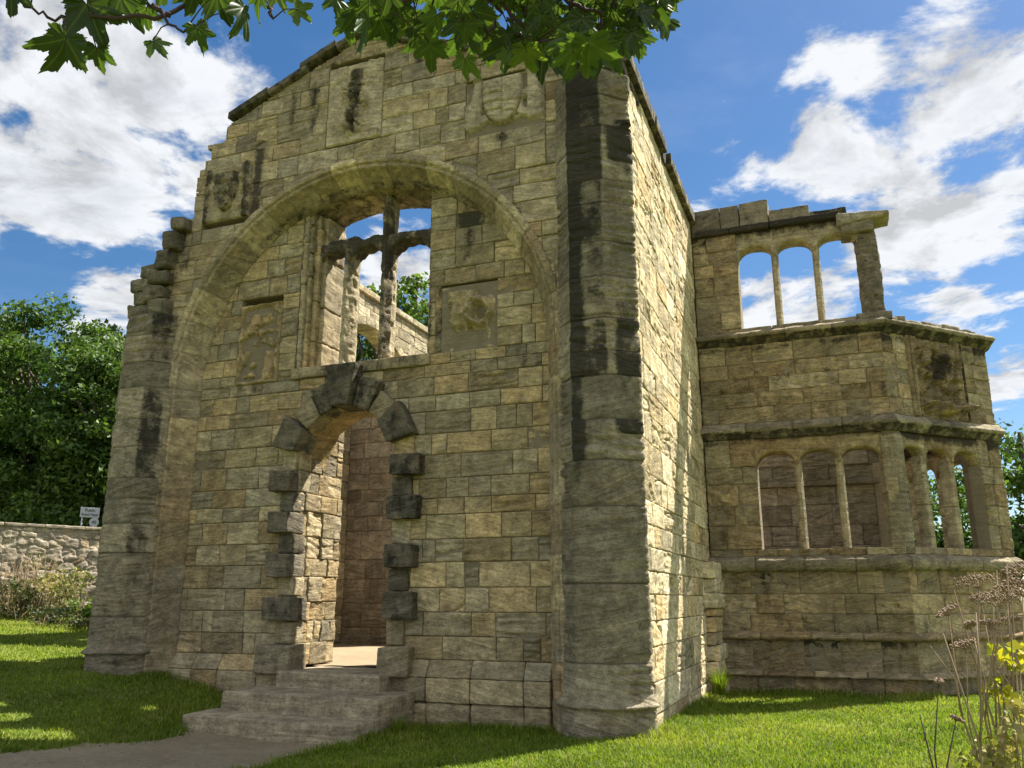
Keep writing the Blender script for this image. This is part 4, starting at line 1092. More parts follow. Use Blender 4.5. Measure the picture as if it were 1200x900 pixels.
def tree(name, base, h, lobes, mat, seed, nclump=220, leaf=.22, per=95, clr=.75, group=None, label='', cat='tree', trunk_r=.28):
    rng = np.random.default_rng(seed); base = np.array(base, float)
    T = tag(empty(name, base), label, cat, group)
    mc, mt = MB(), MB()
    L = [(np.array(c, float), np.array(r, float)) for c, r in lobes]
    vol = np.array([np.prod(r) for _, r in L]) ** .7; vol /= vol.sum()
    cl = []
    for i in range(nclump):
        c, r = L[rng.choice(len(L), p=vol)]
        d = rng.normal(size=3); d /= np.linalg.norm(d)
        rr_ = (.55 + .47 * rng.random() ** .6)
        p = base + c + d * r * rr_
        if p[2] < base[2] + .3: continue
        cl.append(p)
        k = clr * rng.uniform(.65, 1.25)
        leaves(mc, p, (k, k, k * .62), int(per * rng.uniform(.6, 1.3)), leaf, rng, colr=(.15, .85))
    top = base + np.array([0, 0, h * .8])
    n = 9; tp = np.array([base + (top - base) * i / (n - 1) + np.array([rng.normal() * .12, rng.normal() * .12, 0]) * (i > 0) for i in range(n)])
    tp[0, 2] -= .4
    tube(mt, tp, np.linspace(trunk_r, .05, n), 9)
    for p in cl[::5]:
        k = rng.integers(2, n - 2); a = tp[k]
        if p[2] < a[2]: a = tp[max(1, k - 2)]
        m1 = a + (p - a) * .5 + np.array([0, 0, .25]); tube(mt, [a, m1, p], [trunk_r * .35, trunk_r * .22, .03], 5)
    mt.build('trunk', M_BARK, T); mc.build('crown', mat, T)
    return T
def gp(px, py, D):
    p = at(px, py, D); return (p[0], p[1], float(gz(p[0], p[1])))
TG = 'trees beyond the ruin'
tree('broadleaf_tree', gp(35, 640, 30), 11, [((0, 0, 7.2), (3.2, 3.2, 3.6)), ((-2.2, 0, 5.2), (2.6, 2.6, 2.8)), ((1.4, -.6, 4.6), (2.8, 2.6, 3.0)), ((0, 0, 2.6), (3, 2.6, 2.0))], M_LEAF_A, 1, 480, .20, 140, label='tall round broadleaf tree at the far left above the boundary wall', group=TG)
tree('broadleaf_tree', gp(118, 640, 28), 9, [((0, 0, 5.6), (2.3, 2.3, 3.0)), ((.6, 0, 3.6), (2.4, 2.2, 2.4)), ((-.8, -.4, 2.4), (2.2, 2.0, 1.8))], M_LEAF_A, 2, 400, .18, 140, label='mid-green broadleaf tree behind the two road signs', group=TG)
tree('broadleaf_tree', gp(-70, 640, 31), 11, [((0, 0, 7), (3, 3, 3.8)), ((1, 0, 4), (3, 3, 3))], M_LEAF_A, 3, 260, .21, 130, label='broadleaf tree cut by the left edge of the picture', group=TG)
tree('conifer_tree', gp(98, 640, 38), 13, [((0, 0, 9.2), (1.5, 1.5, 3.6)), ((0, 0, 6), (2.2, 2.2, 3.2))], M_LEAF_B, 4, 150, .26, 90, clr=.7, label='dark pointed conifer rising between the left trees', group=TG)
tree('broadleaf_tree', gp(470, 640, 27), 12.5, [((0, 0, 8.9), (2.7, 2.7, 2.5)), ((-1.2, 0, 6.6), (2.8, 2.8, 2.6)), ((1.2, 0, 6.8), (2.4, 2.4, 2.6))], M_LEAF_A, 5, 230, .24, 85, label='light green tree showing through the traceried window', group=TG)
tree('broadleaf_tree', gp(1218, 640, 24), 8, [((0, 0, 5.0), (1.6, 1.8, 1.7)), ((.5, 0, 3.3), (1.8, 1.8, 1.8)), ((0, 0, 1.8), (1.5, 1.6, 1.6))], M_LEAF_A, 6, 170, .2, 70, clr=.6, label='leafy tree at the right edge beside the bay', group=TG)
tree('broadleaf_tree', gp(1085, 640, 30), 6.5, [((0, 0, 3.9), (2.6, 2.4, 2.2)), ((0, 0, 2.2), (2.4, 2.4, 2.0))], M_LEAF_A, 7, 160, .22, 90, label='low tree glimpsed through the mullions of the bay', group=TG)

def shrub(name, px, py, D, h, r, mat, seed, label, n=14, leaf=.10, per=80, stems=14):
    rng = np.random.default_rng(seed); b = np.array(gp(px, py, D))
    T = tag(empty(name, b), label, 'shrub', 'wild plants under the boundary wall')
    mf, ms = MB(), MB()
    for i in range(n):
        p = b + np.array([rng.normal() * r * .55, rng.normal() * r * .35, h * rng.uniform(.15, .95)])
        leaves(mf, p, (r * .38, r * .38, h * .22), int(per * rng.uniform(.6, 1.3)), leaf, rng)
    for i in range(stems):
        q = b + np.array([rng.normal() * r * .4, rng.normal() * r * .3, -.1]); e = q + np.array([rng.normal() * .25, rng.normal() * .2, h * rng.uniform(.7, 1.15)])
        tube(ms, [q, (q + e) / 2 + rng.normal(size=3) * .06, e], [.012, .009, .004], 4)
    mf.build('foliage', mat, T); ms.build('stem', M_STALK, T)
shrub('wild_shrub', 62, 715, 21, 1.15, 1.0, M_LEAF_Y, 11, 'yellowish flowering weeds growing tall against the boundary wall', 20, .09, 70, 40)
shrub('wild_shrub', 12, 715, 20.5, .85, .8, M_LEAF_SH, 12, 'dark brown scrubby bush at the far left foot of the wall', 16, .09)
shrub('wild_shrub', 78, 722, 19.8, .45, 1.3, M_LEAF_SH, 13, 'low dull green bramble in front of the yellow weeds', 18, .09)
shrub('wild_shrub', 105, 715, 19.5, .62, .5, M_LEAF_W, 14, 'pale green leafy weed close to the left pilaster', 12, .10)
shrub('wild_shrub', 25, 700, 21.2, 1.5, .9, M_LEAF_Y, 15, 'straw coloured dry stalks leaning on the left end of the wall', 8, .07, 40, 60)

# tuft of long grass by the side wall
def tuft(loc, n, h, seed, label):
    rng = np.random.default_rng(seed); mb = MB()
    for i in range(n):
        a = rng.uniform(0, 2 * np.pi); o = np.array([math.cos(a), math.sin(a), 0]); p = np.array(loc) + o * rng.uniform(0, .10); hh = h * rng.uniform(.5, 1.1)
        s = np.array([-o[1], o[0], 0]) * .006; lean = rng.uniform(.15, .6)
        pts = [p, p + o * lean * hh * .35 + np.array([0, 0, hh * .55]), p + o * lean * hh + np.array([0, 0, hh * .9])]
        v = [pts[0] - s, pts[0] + s, pts[1] + s * .8, pts[1] - s * .8, pts[2]]
        mb.add(v, [(0, 1, 2, 3)], [(3, 2, 4)], attr=(rng.uniform(.2, .7), rng.random(), 0, 0))
    tag(mb.build('grass_tuft', M_GRASS), label, 'grass tuft')
tuft((.22, 4.75, float(gz(.22, 4.75)) - .02), 170, .62, 1, 'tall tuft of long grass at the foot of the sunlit side wall')
tuft((-3.30, -.35, float(gz(-3.3, -.35)) - .02), 110, .30, 2, 'small grass tuft beside the right end of the steps')

# lawn blades
def blades():
    rng = np.random.default_rng(77); mb = MB()
    N = 1500000
    # sample by picture-independent polar density around the viewpoint: near areas denser
    r = 5.2 * (26 / 5.2) ** rng.random(N); a = rng.uniform(-.72, .72, N)
    R_ = r * np.sin(a); Fw = r * np.cos(a)
    x = CAM[0] + R_ * FY + Fw * FX; y = CAM[1] - R_ * FX + Fw * FY
    ok = np.ones(N, bool)
    ins = (x > -9.0) & (x < .02) & (y > .38) & (y < 20); ok &= ~ins
    ok &= ~((x > -1.1) & (x < .02) & (y > -.25) & (y < 1)); ok &= ~((x > -9.3) & (x < -8.1) & (y > -.25) & (y < 1))
    ok &= ~((x > 0) & (x < 3.5) & (y > 5.9)); ok &= ~((x >= 3.5) & (y - 6 > x - 3.5 - .05))
    ok &= ~((x > -6.22) & (x < -3.45) & (y > -1.12) & (y < .5))
    wd = (x - wO[0]) * wN[0] + (y - wO[1]) * wN[1]; ok &= wd > .1
    pd = path_d(x, y); ok &= (pd < -.02) | ((pd < .12) & (rng.random(N) < .12))
    bare = fbm(x * .8, y * .8, 0, 3, 31)
    ok &= rng.random(N) < np.clip(.95 - .9 * np.clip(bare - .22, 0, .6), .25, 1)
    # thin out
    x, y, r, pd = x[ok], y[ok], r[ok], pd[ok]
    keepn = rng.random(len(x)) < .42
    x, y, r, pd = x[keepn], y[keepn], r[keepn], pd[keepn]
    n = len(x); z = gz(x, y) - .005
    # longer at the wall foot and path edge
    dw = np.minimum(np.where(x < .3, np.abs(y - .2) + np.clip(-9.4 - x, 0, 9), 9), np.where(y < 6.2, np.hypot(np.clip(-x, 0, 9), 0) * 0 + np.abs(x - .05) + (y < -.3) * 9, 9))
    dw = np.minimum(dw, np.where((x > 0) & (x < 3.8), np.abs(5.85 - y), 9))
    dw = np.minimum(dw, np.abs(np.hypot(np.clip(np.abs(x + 4.8) - 1.4, 0, 9), np.clip(np.abs(y + .5) - .6, 0, 9))))
    L = .040 + .075 * np.exp(-dw / .28) + .03 * np.exp(-np.abs(pd) / .08) + .022 * np.clip(fbm(x * 1.2, y * 1.2, 0, 3, 9), -.5, 1)
    L = L * rng.uniform(.6, 1.5, n)
    az = rng.uniform(0, 2 * np.pi, n); o = np.stack([np.cos(az), np.sin(az), 0 * az], 1); s = np.stack([-o[:, 1], o[:, 0], 0 * az], 1)
    w = (.0028 + .00028 * r) * rng.uniform(.7, 1.3, n); lean = rng.uniform(.2, 1.1, n)
    p = np.stack([x, y, z], 1); up = np.array([0, 0, 1.])
    m = p + o * (lean * L * .30)[:, None] + up * (L * .6)[:, None]; t = p + o * (lean * L * .85)[:, None] + up * (L * .95)[:, None]
    v = np.stack([p - s * w[:, None], p + s * w[:, None], m + s * (w * .8)[:, None], m - s * (w * .8)[:, None], t], 1)
    a_ = np.zeros((n, 5, 4)); patch = .48 + .55 * fbm(x * .9, y * .9, 0, 3, 15) + .18 * vn(x * 5, y * 5, 0, 17)
    c = np.clip(patch + rng.normal(size=n) * .13, 0, .86); c = np.where(rng.random(n) < .03 + .16 * np.clip(fbm(x * 1.7, y * 1.7, 0, 3, 19) - .12, 0, 1), .97, c)
    a_[..., 0] = c[:, None]; a_[..., 1] = rng.random(n)[:, None]
    i = np.arange(n)[:, None] * 5
    mb.add(v.reshape(-1, 3), i + np.array([0, 1, 2, 3]), i + np.array([3, 2, 4]), attr=a_.reshape(-1, 4))
    tag(mb.build('grass', M_GRASS), 'short mown grass with longer tufts along the foot of the ruin', 'grass', kind='stuff')
blades()

# ------------------------------------------------------------------ sycamore branches overhead
def leafmat_syc():
    m, t, out = nt('sycamore_leaf'); g = G(t)
    at_ = g.n('ShaderNodeAttribute', attribute_name='st')
    sep = g.n('ShaderNodeSeparateColor'); g.l(at_.outputs['Color'], sep.inputs[0])
    col = g.ramp(sep.outputs[0], [(0, (.024, .042, .013)), (.5, (.048, .088, .018)), (1, (.11, .16, .028))])
    pos = g.n('ShaderNodeNewGeometry').outputs['Position']
    nz = g.noise(pos, 26, 4, .6)
    col = g.mix(g.math('MULTIPLY', sep.outputs[2], .45), col, (.16, .20, .06))
    sc = g.n('ShaderNodeVectorMath', operation='SCALE'); g.l(col, sc.inputs[0]); g.l(g.math('MULTIPLY_ADD', nz, .8, .6), sc.inputs[3])
    p = g.n('ShaderNodeBsdfPrincipled'); g.l(sc.outputs[0], p.inputs['Base Color']); p.inputs['Roughness'].default_value = .5; p.inputs['Specular IOR Level'].default_value = .3
    bp = g.n('ShaderNodeBump'); bp.inputs['Strength'].default_value = .35; bp.inputs['Distance'].default_value = .006
    g.l(g.math('ADD', nz, g.math('MULTIPLY', sep.outputs[2], -.8)), bp.inputs['Height']); g.l(bp.outputs[0], p.inputs['Normal'])
    tr = g.n('ShaderNodeBsdfTranslucent'); g.l(g.mix(1.0, sc.outputs[0], (1.5, 1.6, .6), 'MULTIPLY'), tr.inputs[0])
    mx = g.n('ShaderNodeMixShader'); mx.inputs[0].default_value = .33
    g.l(p.outputs[0], mx.inputs[1]); g.l(tr.outputs[0], mx.inputs[2]); g.l(mx.outputs[0], out.inputs[0])
    return m
M_SYC = leafmat_syc()
AX = np.radians([90, 38, 142, -18, 198]); LN = [1.0, .86, .86, .52, .52]
def leaf_outline(rng):
    an = np.radians(np.linspace(-68, 248, 132)); r = np.zeros_like(an)
    for a, l in zip(AX, LN):
        l = l * rng.uniform(.9, 1.1); dd = np.abs(an - a)
        lobe = l * np.clip(1 - (dd / .58) ** 1.35, 0, 1) ** .78
        r = np.maximum(r, lobe)
    r = np.maximum(r, .46 + .06 * np.cos(an - np.pi / 2))
    saw = (np.arange(len(an)) % 6) / 6.0
    r = r * (1 + .13 * (saw - .5)) * (1 + .04 * rng.normal(size=len(an)))
    base = sstep(np.radians(-68), np.radians(-30), an) * sstep(np.radians(248), np.radians(210), an)
    r = r * (.35 + .65 * base)
    return an, r
def syc_leaf(mb, pos, size, tip, nrm, rng, shade):
    an, r = leaf_outline(rng)
    tip = tip / np.linalg.norm(tip); nrm = nrm - tip * (nrm @ tip); nrm /= np.linalg.norm(nrm); sx = np.cross(tip, nrm)
    rings = [0.0, .25, .5, .72, .88, 1.0]
    vs, at_ = [], []
    cup = rng.uniform(-.35, .45); droop = rng.uniform(.0, .5); tw = rng.normal() * .22
    dm = np.abs(an[:, None] - AX[None, :]).min(1)
    for k in rings:
        rr_ = r * k
        lx, ly = np.cos(an) * rr_, np.sin(an) * rr_
        h = cup * lx ** 2 - droop * np.clip(ly, 0, 2) ** 2 + tw * lx * ly - .05 * np.exp(-(dm * max(k, .05) / .06) ** 2) * k + .03 * np.cos(an * 5 * 2)*k
        P = pos + size * (lx[:, None] * sx + ly[:, None] * tip + h[:, None] * nrm)
        vs.append(P)
        a = np.zeros((len(an), 4)); a[:, 0] = np.clip(shade, 0, 1); a[:, 1] = .5; a[:, 2] = np.exp(-(dm * max(k, .03) / .022) ** 2); at_.append(a)
    n = len(an); V = np.concatenate(vs)
    q = gridq(len(rings), n)
    mb.add(V, q, attr=np.concatenate(at_))
def branch(label, twig_px, leaf_list, seed):
    rng = np.random.default_rng(seed)
    tw = np.array([at(a, b, d) for (a, b, d) in twig_px[0]])
    B = tag(empty('sycamore_branch', tw[0]), label, 'branch', 'sycamore branches hanging overhead')
    mt, ml = MB(), MB()
    allp = []
    for run in twig_px:
        p = np.array([at(a, b, d) for (a, b, d) in run]); n = len(p)
        t_ = np.linspace(0, n - 1, n * 5); pp = np.stack([np.interp(t_, np.arange(n), p[:, k]) for k in range(3)], 1)
        pp[1:-1] += rng.normal(size=(len(pp) - 2, 3)) * .004
        tube(mt, pp, np.linspace(.0075, .0028, len(pp)), 6); allp.append(pp)
    allp = np.concatenate(allp)
    right = np.array([FY, -FX, 0]); fwd = np.array([FX, FY, 0])
    for (px, py, d, wpx, ang, sh) in leaf_list:
        c = at(px, py, d); size = wpx * d / 1000 * .62
        viewd = (c - CAM) / np.linalg.norm(c - CAM)
        upv = np.array([0, 0, 1.]) - viewd * viewd[2]; upv /= np.linalg.norm(upv)
        A = math.radians(ang)
        tip = right * math.cos(A) + upv * math.sin(A) + viewd * rng.normal() * .35
        nrm = -viewd + rng.normal(size=3) * .50 + np.array([0, 0, .1])
        tn = tip / np.linalg.norm(tip)
        basep = c - tn * size * .45
        syc_leaf(ml, basep, size, tip, nrm, rng, sh)
        j = np.argmin(np.linalg.norm(allp - basep, axis=1)); q0 = allp[j]
        mid = (q0 + basep) / 2 + np.array([0, 0, .015])
        tube(mt, [q0, mid, basep, basep + tn * size * .15], [.0022, .0016, .0014, .0008], 5)
    mt.build('twig', M_TWIG, B); ml.build('leaves', M_SYC, B)
left_leaves = [(70, 68, 1.7, 100, -100, .15), (14, 2, 1.65, 60, -80, .05), (112, 30, 1.75, 105, -60, .12), (115, 72, 1.8, 60, -75, .25), (152, 12, 1.8, 80, -50, .2), (172, 22, 1.85, 50, -80, .3), (186, 55, 1.8, 46, -40, .35),
               (237, 46, 1.8, 60, -60, .5), (225, 6, 1.8, 70, -95, .15), (262, 10, 1.75, 70, -60, .15), (285, 25, 1.75, 80, -85, .2), (300, 5, 1.8, 60, -110, .3), (330, 2, 1.9, 50, -60, .8), (355, 16, 1.9, 46, -30, .75), (395, 8, 1.9, 50, -75, .35), (190, -14, 1.8, 80, -90, .1), (90, -14, 1.75, 90, -90, .1), (140, -22, 1.8, 90, -80, .2), (250, -20, 1.8, 90, -90, .2), (40, -24, 1.7, 90, -90, .1)]
branch('left sycamore branch with a few dark lobed leaves against the cloud', [[(330, -30, 1.9), (250, -12, 1.85), (200, 18, 1.8), (130, 20, 1.75), (60, 20, 1.72), (28, 8, 1.7)], [(200, 18, 1.8), (175, 5, 1.8), (215, 38, 1.8)], [(330, -30, 1.9), (315, 5, 1.9), (320, 22, 1.9)]], left_leaves, 3)
rngl = np.random.default_rng(21)
main = []
lowx = [395, 430, 470, 505, 545, 590, 620, 650, 680, 715, 750, 775, 800]
lowy = [45, 62, 52, 74, 92, 72, 72, 85, 92, 82, 72, 25, 2]
for i in range(150):
    x = rngl.uniform(405, 792); lo = np.interp(x, lowx, lowy); y = lo - 14 - (rngl.random() ** 1.1) * (lo + 48)
    main.append((x, y, rngl.uniform(1.75, 2.35), rngl.uniform(40, 84), -90 + rngl.normal() * 34, np.clip(rngl.normal() * .30 + .40 - .25 * (x > 690), 0, 1)))
main += [(425, 42, 1.9, 84, -100, .35), (470, 20, 2.0, 66, -80, .3), (505, 68, 1.9, 62, -85, .45), (545, 84, 1.95, 62, -90, .75), (560, 30, 1.9, 78, -70, .3), (590, 72, 2.0, 50, -120, .7), (620, 72, 1.95, 66, -75, .9), (632, 55, 2, 60, -80, .7), (690, 72, 1.8, 100, -90, .62), (672, 62, 1.85, 90, -100, .55), (722, 66, 1.9, 70, -85, .45), (745, 48, 1.9, 64, -60, .12), (762, 22, 1.9, 60, -40, .1), (782, 2, 1.95, 50, -20, .12), (730, 30, 2.0, 70, -70, .2)]
branch('leafy green sycamore branch across the top of the gable', [[(600, -60, 2.0), (670, 2, 2.0), (690, 12, 2.0), (725, 18, 2.0), (745, 40, 2.0), (748, 62, 1.98)], [(670, 2, 2.0), (672, 20, 2.0), (645, 40, 2.0)], [(600, -60, 2.0), (560, -20, 1.95), (500, -8, 1.95), (450, 10, 1.92), (420, 20, 1.9)], [(560, -20, 1.95), (585, 15, 2.0), (570, 45, 1.98)], [(745, -30, 2.0), (745, 20, 2.0), (750, 60, 2.0)], [(560, -20, 1.95), (610, 25, 1.98), (625, 50, 1.97)]], main, 5)

# ------------------------------------------------------------------ dead hogweed and nettles at the right
def umbel(ms, md, tip, d, r, rng):
    d = d / np.linalg.norm(d); a = np.cross(d, [1., .3, .2]); a /= np.linalg.norm(a); b = np.cross(d, a)
    for i in range(16):
        th = i * 2.399; k = math.sqrt((i + .5) / 16)
        e = tip + d * r * (.55 - .12 * k * k) + (a * math.cos(th) + b * math.sin(th)) * r * k
        tube(ms, [tip, (tip + e) / 2 + d * r * .08, e], [.0022, .0014, .0010], 4, cap=False)
        for j in range(9):
            o = e + rng.normal(size=3) * r * .10; s = rng.uniform(.0035, .0065)
            v = o + np.array([[s, 0, 0], [-s, 0, 0], [0, s, 0], [0, -s, 0], [0, 0, s * 1.4], [0, 0, -s * 1.4]])
            md.add(v, tris=[(0, 2, 4), (2, 1, 4), (1, 3, 4), (3, 0, 4), (2, 0, 5), (1, 2, 5), (3, 1, 5), (0, 3, 5)], attr=(.5, rng.random(), 0, 0))
def hogweed(bpx, D, tips, label, seed, mat=M_STALK, leaves_n=0):
    rng = np.random.default_rng(seed); b = at(bpx, 905, D); b[2] = float(gz(b[0], b[1])) - .03
    T = tag(empty('dead_hogweed', b), label, 'dead plant', 'dead hogweed stalks in the right corner')
    heads_ = []; stems_ = []
    first = None
    for (px, py, dd, r) in tips:
        tip = at(px, py, D + dd); ms = MB(); stems_.append(ms)
        if first is None:
            m1 = b + (tip - b) * .35 + rng.normal(size=3) * .03; m2 = b + (tip - b) * .7 + rng.normal(size=3) * .04
            tube(ms, [b, m1, m2, tip], [.009, .007, .0055, .003], 6); first = np.array([b, m1, m2, tip])
        else:
            s = first[1] + (first[2] - first[1]) * rng.uniform(0, 1)
            m = (s + tip) / 2 + rng.normal(size=3) * .03; tube(ms, [s, m, tip], [.0055, .004, .0025], 5); 
        if r > 0:
            md = MB(); umbel(ms, md, tip, np.array([rng.normal() * .3, rng.normal() * .3, 1.]), r, rng); heads_.append(md)
    for ms in stems_: ms.build('stem', mat, T)
    for md in heads_: md.build('seed_head', M_SEED, T)
    return T
hogweed(1168, 4.6, [(1147, 690, 0, .10), (1118, 640 + 52, .1, 0), (1165, 640 + 60, .1, 0)], 'dead hogweed with the widest brown seed head leaning left', 1)
hogweed(1188, 4.4, [(1172, 712, 0, .09), (1192, 676, .1, .08), (1180, 662, 0, 0)], 'dead hogweed with two seed heads at the right edge', 2)
hogweed(1150, 4.8, [(1112, 722, 0, .065), (1090, 757, 0, 0), (1132, 762, -.1, .075)], 'thin dead hogweed with two small ragged seed heads', 3)
hogweed(1178, 4.2, [(1105, 742, 0, 0), (1144, 718, 0, 0), (1138, 735, .1, .03)], 'bare brown stalk crossing in front of the bay plinth', 4)
hogweed(1112, 4.3, [(1078, 838, 0, 0), (1100, 800, .1, .02), (1120, 845, 0, .03)], 'short blackened stalk standing left of the other dead plants', 5, M_DARKSTALK)
hogweed(1196, 4.9, [(1185, 690, 0, .05), (1200, 700, .2, .05), (1165, 776, .1, 0)], 'greenish stalk behind the other dead plants at the edge', 6)
def weed(bpx, D, pts, label, seed, mat, size):
    rng = np.random.default_rng(seed); b = at(bpx, 905, D); b[2] = float(gz(b[0], b[1])) - .03
    T = tag(empty('leafy_weed', b), label, 'weed'); mf, ms = MB(), MB()
    for (px, py, r, n) in pts:
        c = at(px, py, D); ms = MB(); tube(ms, [b, (b + c) / 2 + rng.normal(size=3) * .03, c], [.006, .005, .003], 5); ms.build('stem', M_STALK, T)
        leaves(mf, c, (r, r, r * .7), n, size, rng, colr=(.2, .9), asp=.7)
    mf.build('foliage', mat, T)
hogweed(1205, 4.7, [(1180, 700, 0, .075), (1198, 690, .1, .07), (1160, 735, 0, .05)], 'rust brown hogweed crowded against the right border', 7)
hogweed(1192, 5.1, [(1150, 705, 0, .06), (1168, 668, .1, 0), (1186, 730, 0, .05)], 'tall dry hogweed standing farthest back in the clump', 8)
weed(1190, 4.5, [(1178, 765, .09, 16), (1190, 780, .07, 12), (1175, 812, .09, 18), (1168, 805, .06, 10), (1194, 760, .06, 10)], 'yellowing leafy weed among the dead hogweed', 1, M_YEL, .065)
weed(1175, 4.3, [(1160, 880, .10, 40), (1190, 860, .12, 50), (1140, 895, .10, 40), (1180, 895, .14, 60), (1195, 830, .07, 26)], 'low green and straw weeds at the bottom right corner', 2, M_LEAF_Y, .05)

# ------------------------------------------------------------------ road signs beyond the wall
def sign_frame(px, py, D, yaw):
    c = at(px, py, D); u = np.array([math.cos(yaw), math.sin(yaw), 0]); n = np.array([math.sin(yaw), -math.cos(yaw), 0])
    return c, u, n
c, u, n = sign_frame(105.5, 600.5, 25, math.radians(52))
SG = tag(empty('road_sign', (c[0], c[1], float(gz(c[0], c[1])))), 'white rectangular sign with dark lettering just above the boundary wall', 'sign')
mb = MB(); hexblock(mb, fbox(c, u, n, -.26, .26, -.03, 0, -.15, .15), rnd=.008, amp=0); mb.build('sign_panel', M_WHITE, SG)
mb = MB()
for k in (-.19, .21): tube(mb, [c + u * k - n * .05 + np.array([0, 0, -2.4]), c + u * k - n * .05 + np.array([0, 0, .14])], .025, 8)
mb.build('sign_post', M_POST, SG)
def text(s, loc, u, n, size, parent, mat=M_BLACK):
    cu = bpy.data.curves.new('lettering', 'FONT'); cu.body = s; cu.size = size; cu.align_x = 'CENTER'; cu.align_y = 'CENTER'; cu.extrude = .003
    o = bpy.data.objects.new('lettering', cu); COL.objects.link(o); cu.materials.append(mat)
    from mathutils import Matrix
    M = Matrix(((u[0], 0, n[0], loc[0]), (u[1], 0, n[1], loc[1]), (0, 1, 0, loc[2]), (0, 0, 0, 1)))
    dg = bpy.context.evaluated_depsgraph_get(); me = bpy.data.meshes.new_from_object(o.evaluated_get(dg)); bpy.data.objects.remove(o)
    me.transform(M); me.materials.clear(); me.materials.append(mat)
    q = bpy.data.objects.new('lettering', me); COL.objects.link(q); q.parent = parent; q.matrix_parent_inverse = parent_world(parent).inverted()
text('Public', c + n * .006 + np.array([0, 0, .06]), u, n, .12, SG); text('Road Head', c + n * .006 + np.array([0, 0, -.065]), u, n, .10, SG)
c, u, n = sign_frame(110, 612, 24.6, math.radians(50))
SG2 = tag(empty('round_sign', (c[0], c[1], float(gz(c[0], c[1])))), 'small round white sign below the rectangular sign', 'sign')
mb = MB(); k = np.linspace(0, 2 * np.pi, 32, endpoint=False)
v = np.concatenate([[c + n * dn + u * .13 * math.cos(a) + np.array([0, 0, .13 * math.sin(a)]) for a in k] for dn in (-.02, 0)])
mb.add(v, [(i, (i + 1) % 32, 32 + (i + 1) % 32, 32 + i) for i in range(32)], [(32, 32 + i, 33 + i) for i in range(1, 31)] + [(0, i + 1, i) for i in range(1, 31)])
mb.build('sign_disc', M_WHITE, SG2, smooth=False)
mb = MB(); tube(mb, [c - n * .05 + np.array([0, 0, -2.0]), c - n * .05 + np.array([0, 0, .1])], .025, 8); mb.build('sign_post', M_POST, SG2)
text('40', c + n * .005, u, n, .13, SG2)

# ------------------------------------------------------------------ daylight
SUN = Vector((.76, 1.0, 1.76)).normalized()
sl = bpy.data.lights.new('sun', 'SUN'); sl.energy = 5.0; sl.angle = math.radians(.5); sl.color = (1, .94, .84)
so = bpy.data.objects.new('sun', sl); COL.objects.link(so); so.rotation_euler = SUN.to_track_quat('Z', 'Y').to_euler(); so.location = (20, 40, 60)
W = bpy.data.worlds.new('World'); S.world = W; W.use_nodes = True
t = W.node_tree; t.nodes.clear(); g = G(t)
out = t.nodes.new('ShaderNodeOutputWorld'); bg = t.nodes.new('ShaderNodeBackground'); g.l(bg.outputs[0], out.inputs[0])
bg.inputs['Strength'].default_value = .05
sky = g.n('ShaderNodeTexSky', sky_type='NISHITA', sun_disc=False, sun_elevation=math.asin(SUN.z), sun_rotation=math.atan2(SUN.x, SUN.y), air_density=1.0, dust_density=.4, ozone_density=2.0)
dirv = g.n('ShaderNodeTexCoord').outputs['Generated']
nd = g.n('ShaderNodeVectorMath', operation='NORMALIZE'); g.l(dirv, nd.inputs[0]); d = nd.outputs[0]
sp = g.n('ShaderNodeSeparateXYZ'); g.l(d, sp.inputs[0])
inv = g.math('DIVIDE', 1.0, g.math('MAXIMUM', g.math('ADD', sp.outputs[2], .12), .06))
pl = g.n('ShaderNodeCombineXYZ'); g.l(g.math('MULTIPLY', sp.outputs[0], inv), pl.inputs[0]); g.l(g.math('MULTIPLY', sp.outputs[1], inv), pl.inputs[1])
n1 = g.noise(pl.outputs[0], 3.1, 9, .60, .3); n2 = g.noise(g.vmath('ADD', pl.outputs[0], (5.3, 2.1, 0)), 6.5, 8, .62, .2)
# cumulus banks: centre (as a direction), angular radius, weight
CL = [(90, 130, 15, 1.0), (250, 150, 12, .9), (0, 200, 9, .8), (330, 110, 7, .6), (190, 265, 6, .6), (150, 370, 7, .9), (90, 360, 5, .35), (470, 300, 7, .8), (395, 340, 8, .6),
      (1000, 120, 9, .85), (1120, 110, 11, .9), (1050, 230, 12, .9), (960, 260, 9, .8), (860, 225, 7, .65), (1180, 20, 8, .75), (1150, 260, 9, .85), (1170, 400, 10, .8), (930, 340, 8, .75), (850, 130, 3.2, .42), (875, 145, 2.6, .38), (1080, 330, 6, .5)]
acc = None
for (px, py, rad, w) in CL:
    rad *= .84; w *= .86
    dv, _ = ray(px, py); dv = dv / np.linalg.norm(dv)
    dt = g.vmath('DOT_PRODUCT', d, tuple(float(k) for k in dv))
    m = g.math('MULTIPLY', g.smooth(dt, math.cos(math.radians(rad)), 1.0), w)
    acc = m if acc is None else g.math('MAXIMUM', acc, m)
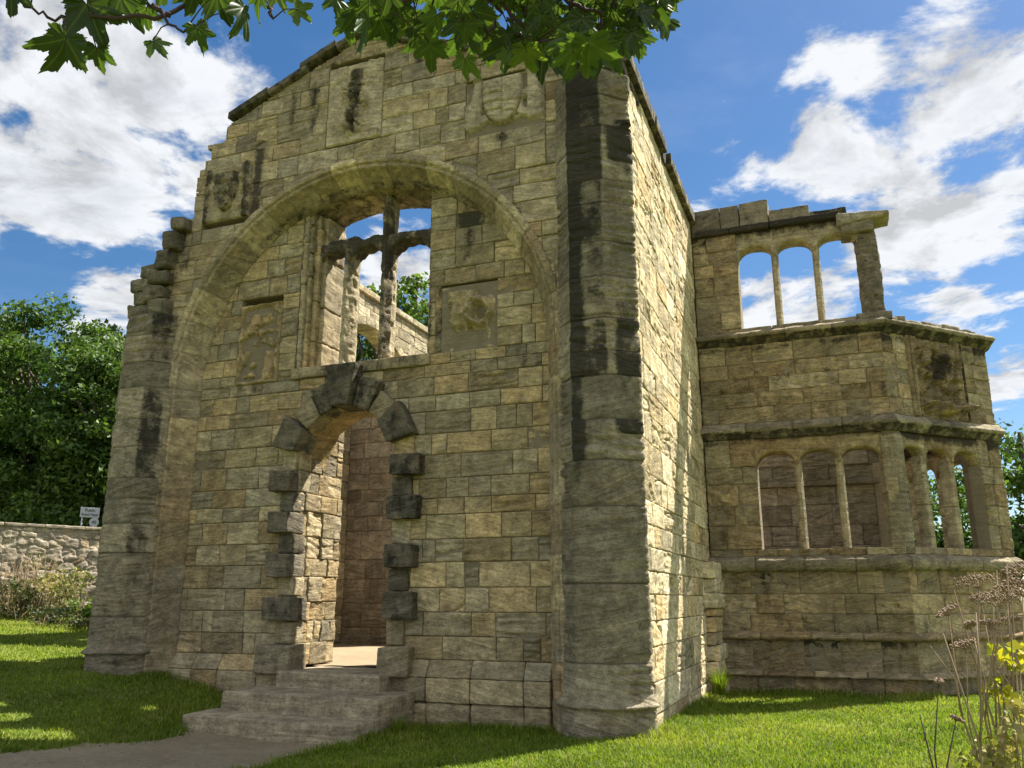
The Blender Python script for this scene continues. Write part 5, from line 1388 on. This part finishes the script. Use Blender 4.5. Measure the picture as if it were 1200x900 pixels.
# broken cloud over the rest of the sky, thickened out of view for fill
behind = g.smooth(g.vmath('DOT_PRODUCT', d, (FX, FY, .2)), .55, .1)
acc = g.math('MAXIMUM', acc, g.math('MULTIPLY', behind, .72))
f = g.math('ADD', acc, g.math('ADD', g.math('MULTIPLY', g.math('SUBTRACT', n1, .5), 2.0), g.math('MULTIPLY', g.math('SUBTRACT', n2, .5), .75)))
mask = g.smooth(f, .50, .74)
thick = g.smooth(f, .65, 1.2)
n1s = g.noise(g.vmath('ADD', pl.outputs[0], (.05, .065, 0)), 3.1, 9, .60, .3)
litside = g.math('MULTIPLY_ADD', g.math('SUBTRACT', n1, n1s), 2.6, .97, clamp=False)
n3 = g.noise(g.vmath('ADD', pl.outputs[0], (1.3, 9.1, 0)), 2.6, 7, .6)
cc = g.mix(g.math('MULTIPLY', thick, g.smooth(n3, .40, .66)), (6.5, 6.65, 6.9), (4.5, 4.8, 5.4))
hs = g.n('ShaderNodeHueSaturation'); g.l(sky.outputs[0], hs.inputs['Color']); hs.inputs['Saturation'].default_value = 1.28; hs.inputs['Value'].default_value = 1.0
wisp = g.math('MULTIPLY', g.smooth(n1, .45, .8), .12)
skc = g.mix(wisp, hs.outputs[0], (7, 7.3, 7.8))
cs = g.n('ShaderNodeVectorMath', operation='SCALE'); g.l(cc, cs.inputs[0]); g.l(g.math('MULTIPLY', g.math('MINIMUM', g.math('MAXIMUM', litside, .72), 1.12), g.math('MULTIPLY_ADD', behind, .2, 1.0)), cs.inputs[3])   # unseen cloud also brightened for fill; opposite the sun it is front-lit
g.l(g.mix(mask, skc, cs.outputs[0]), bg.inputs['Color'])

# ------------------------------------------------------------------ camera and view
cam = bpy.data.cameras.new('camera'); co = bpy.data.objects.new('camera', cam); COL.objects.link(co); S.camera = co
cam.sensor_fit = 'HORIZONTAL'; cam.sensor_width = 36; cam.lens = F_PX / 1200 * 36; cam.clip_end = 3000; cam.clip_start = .05
co.location = CAM; co.rotation_euler = (math.pi / 2 + PITCH, 0, math.atan2(-FX, FY))
S.view_settings.view_transform = 'Standard'; S.view_settings.look = 'None'; S.view_settings.exposure = 1.36; S.view_settings.gamma = 1
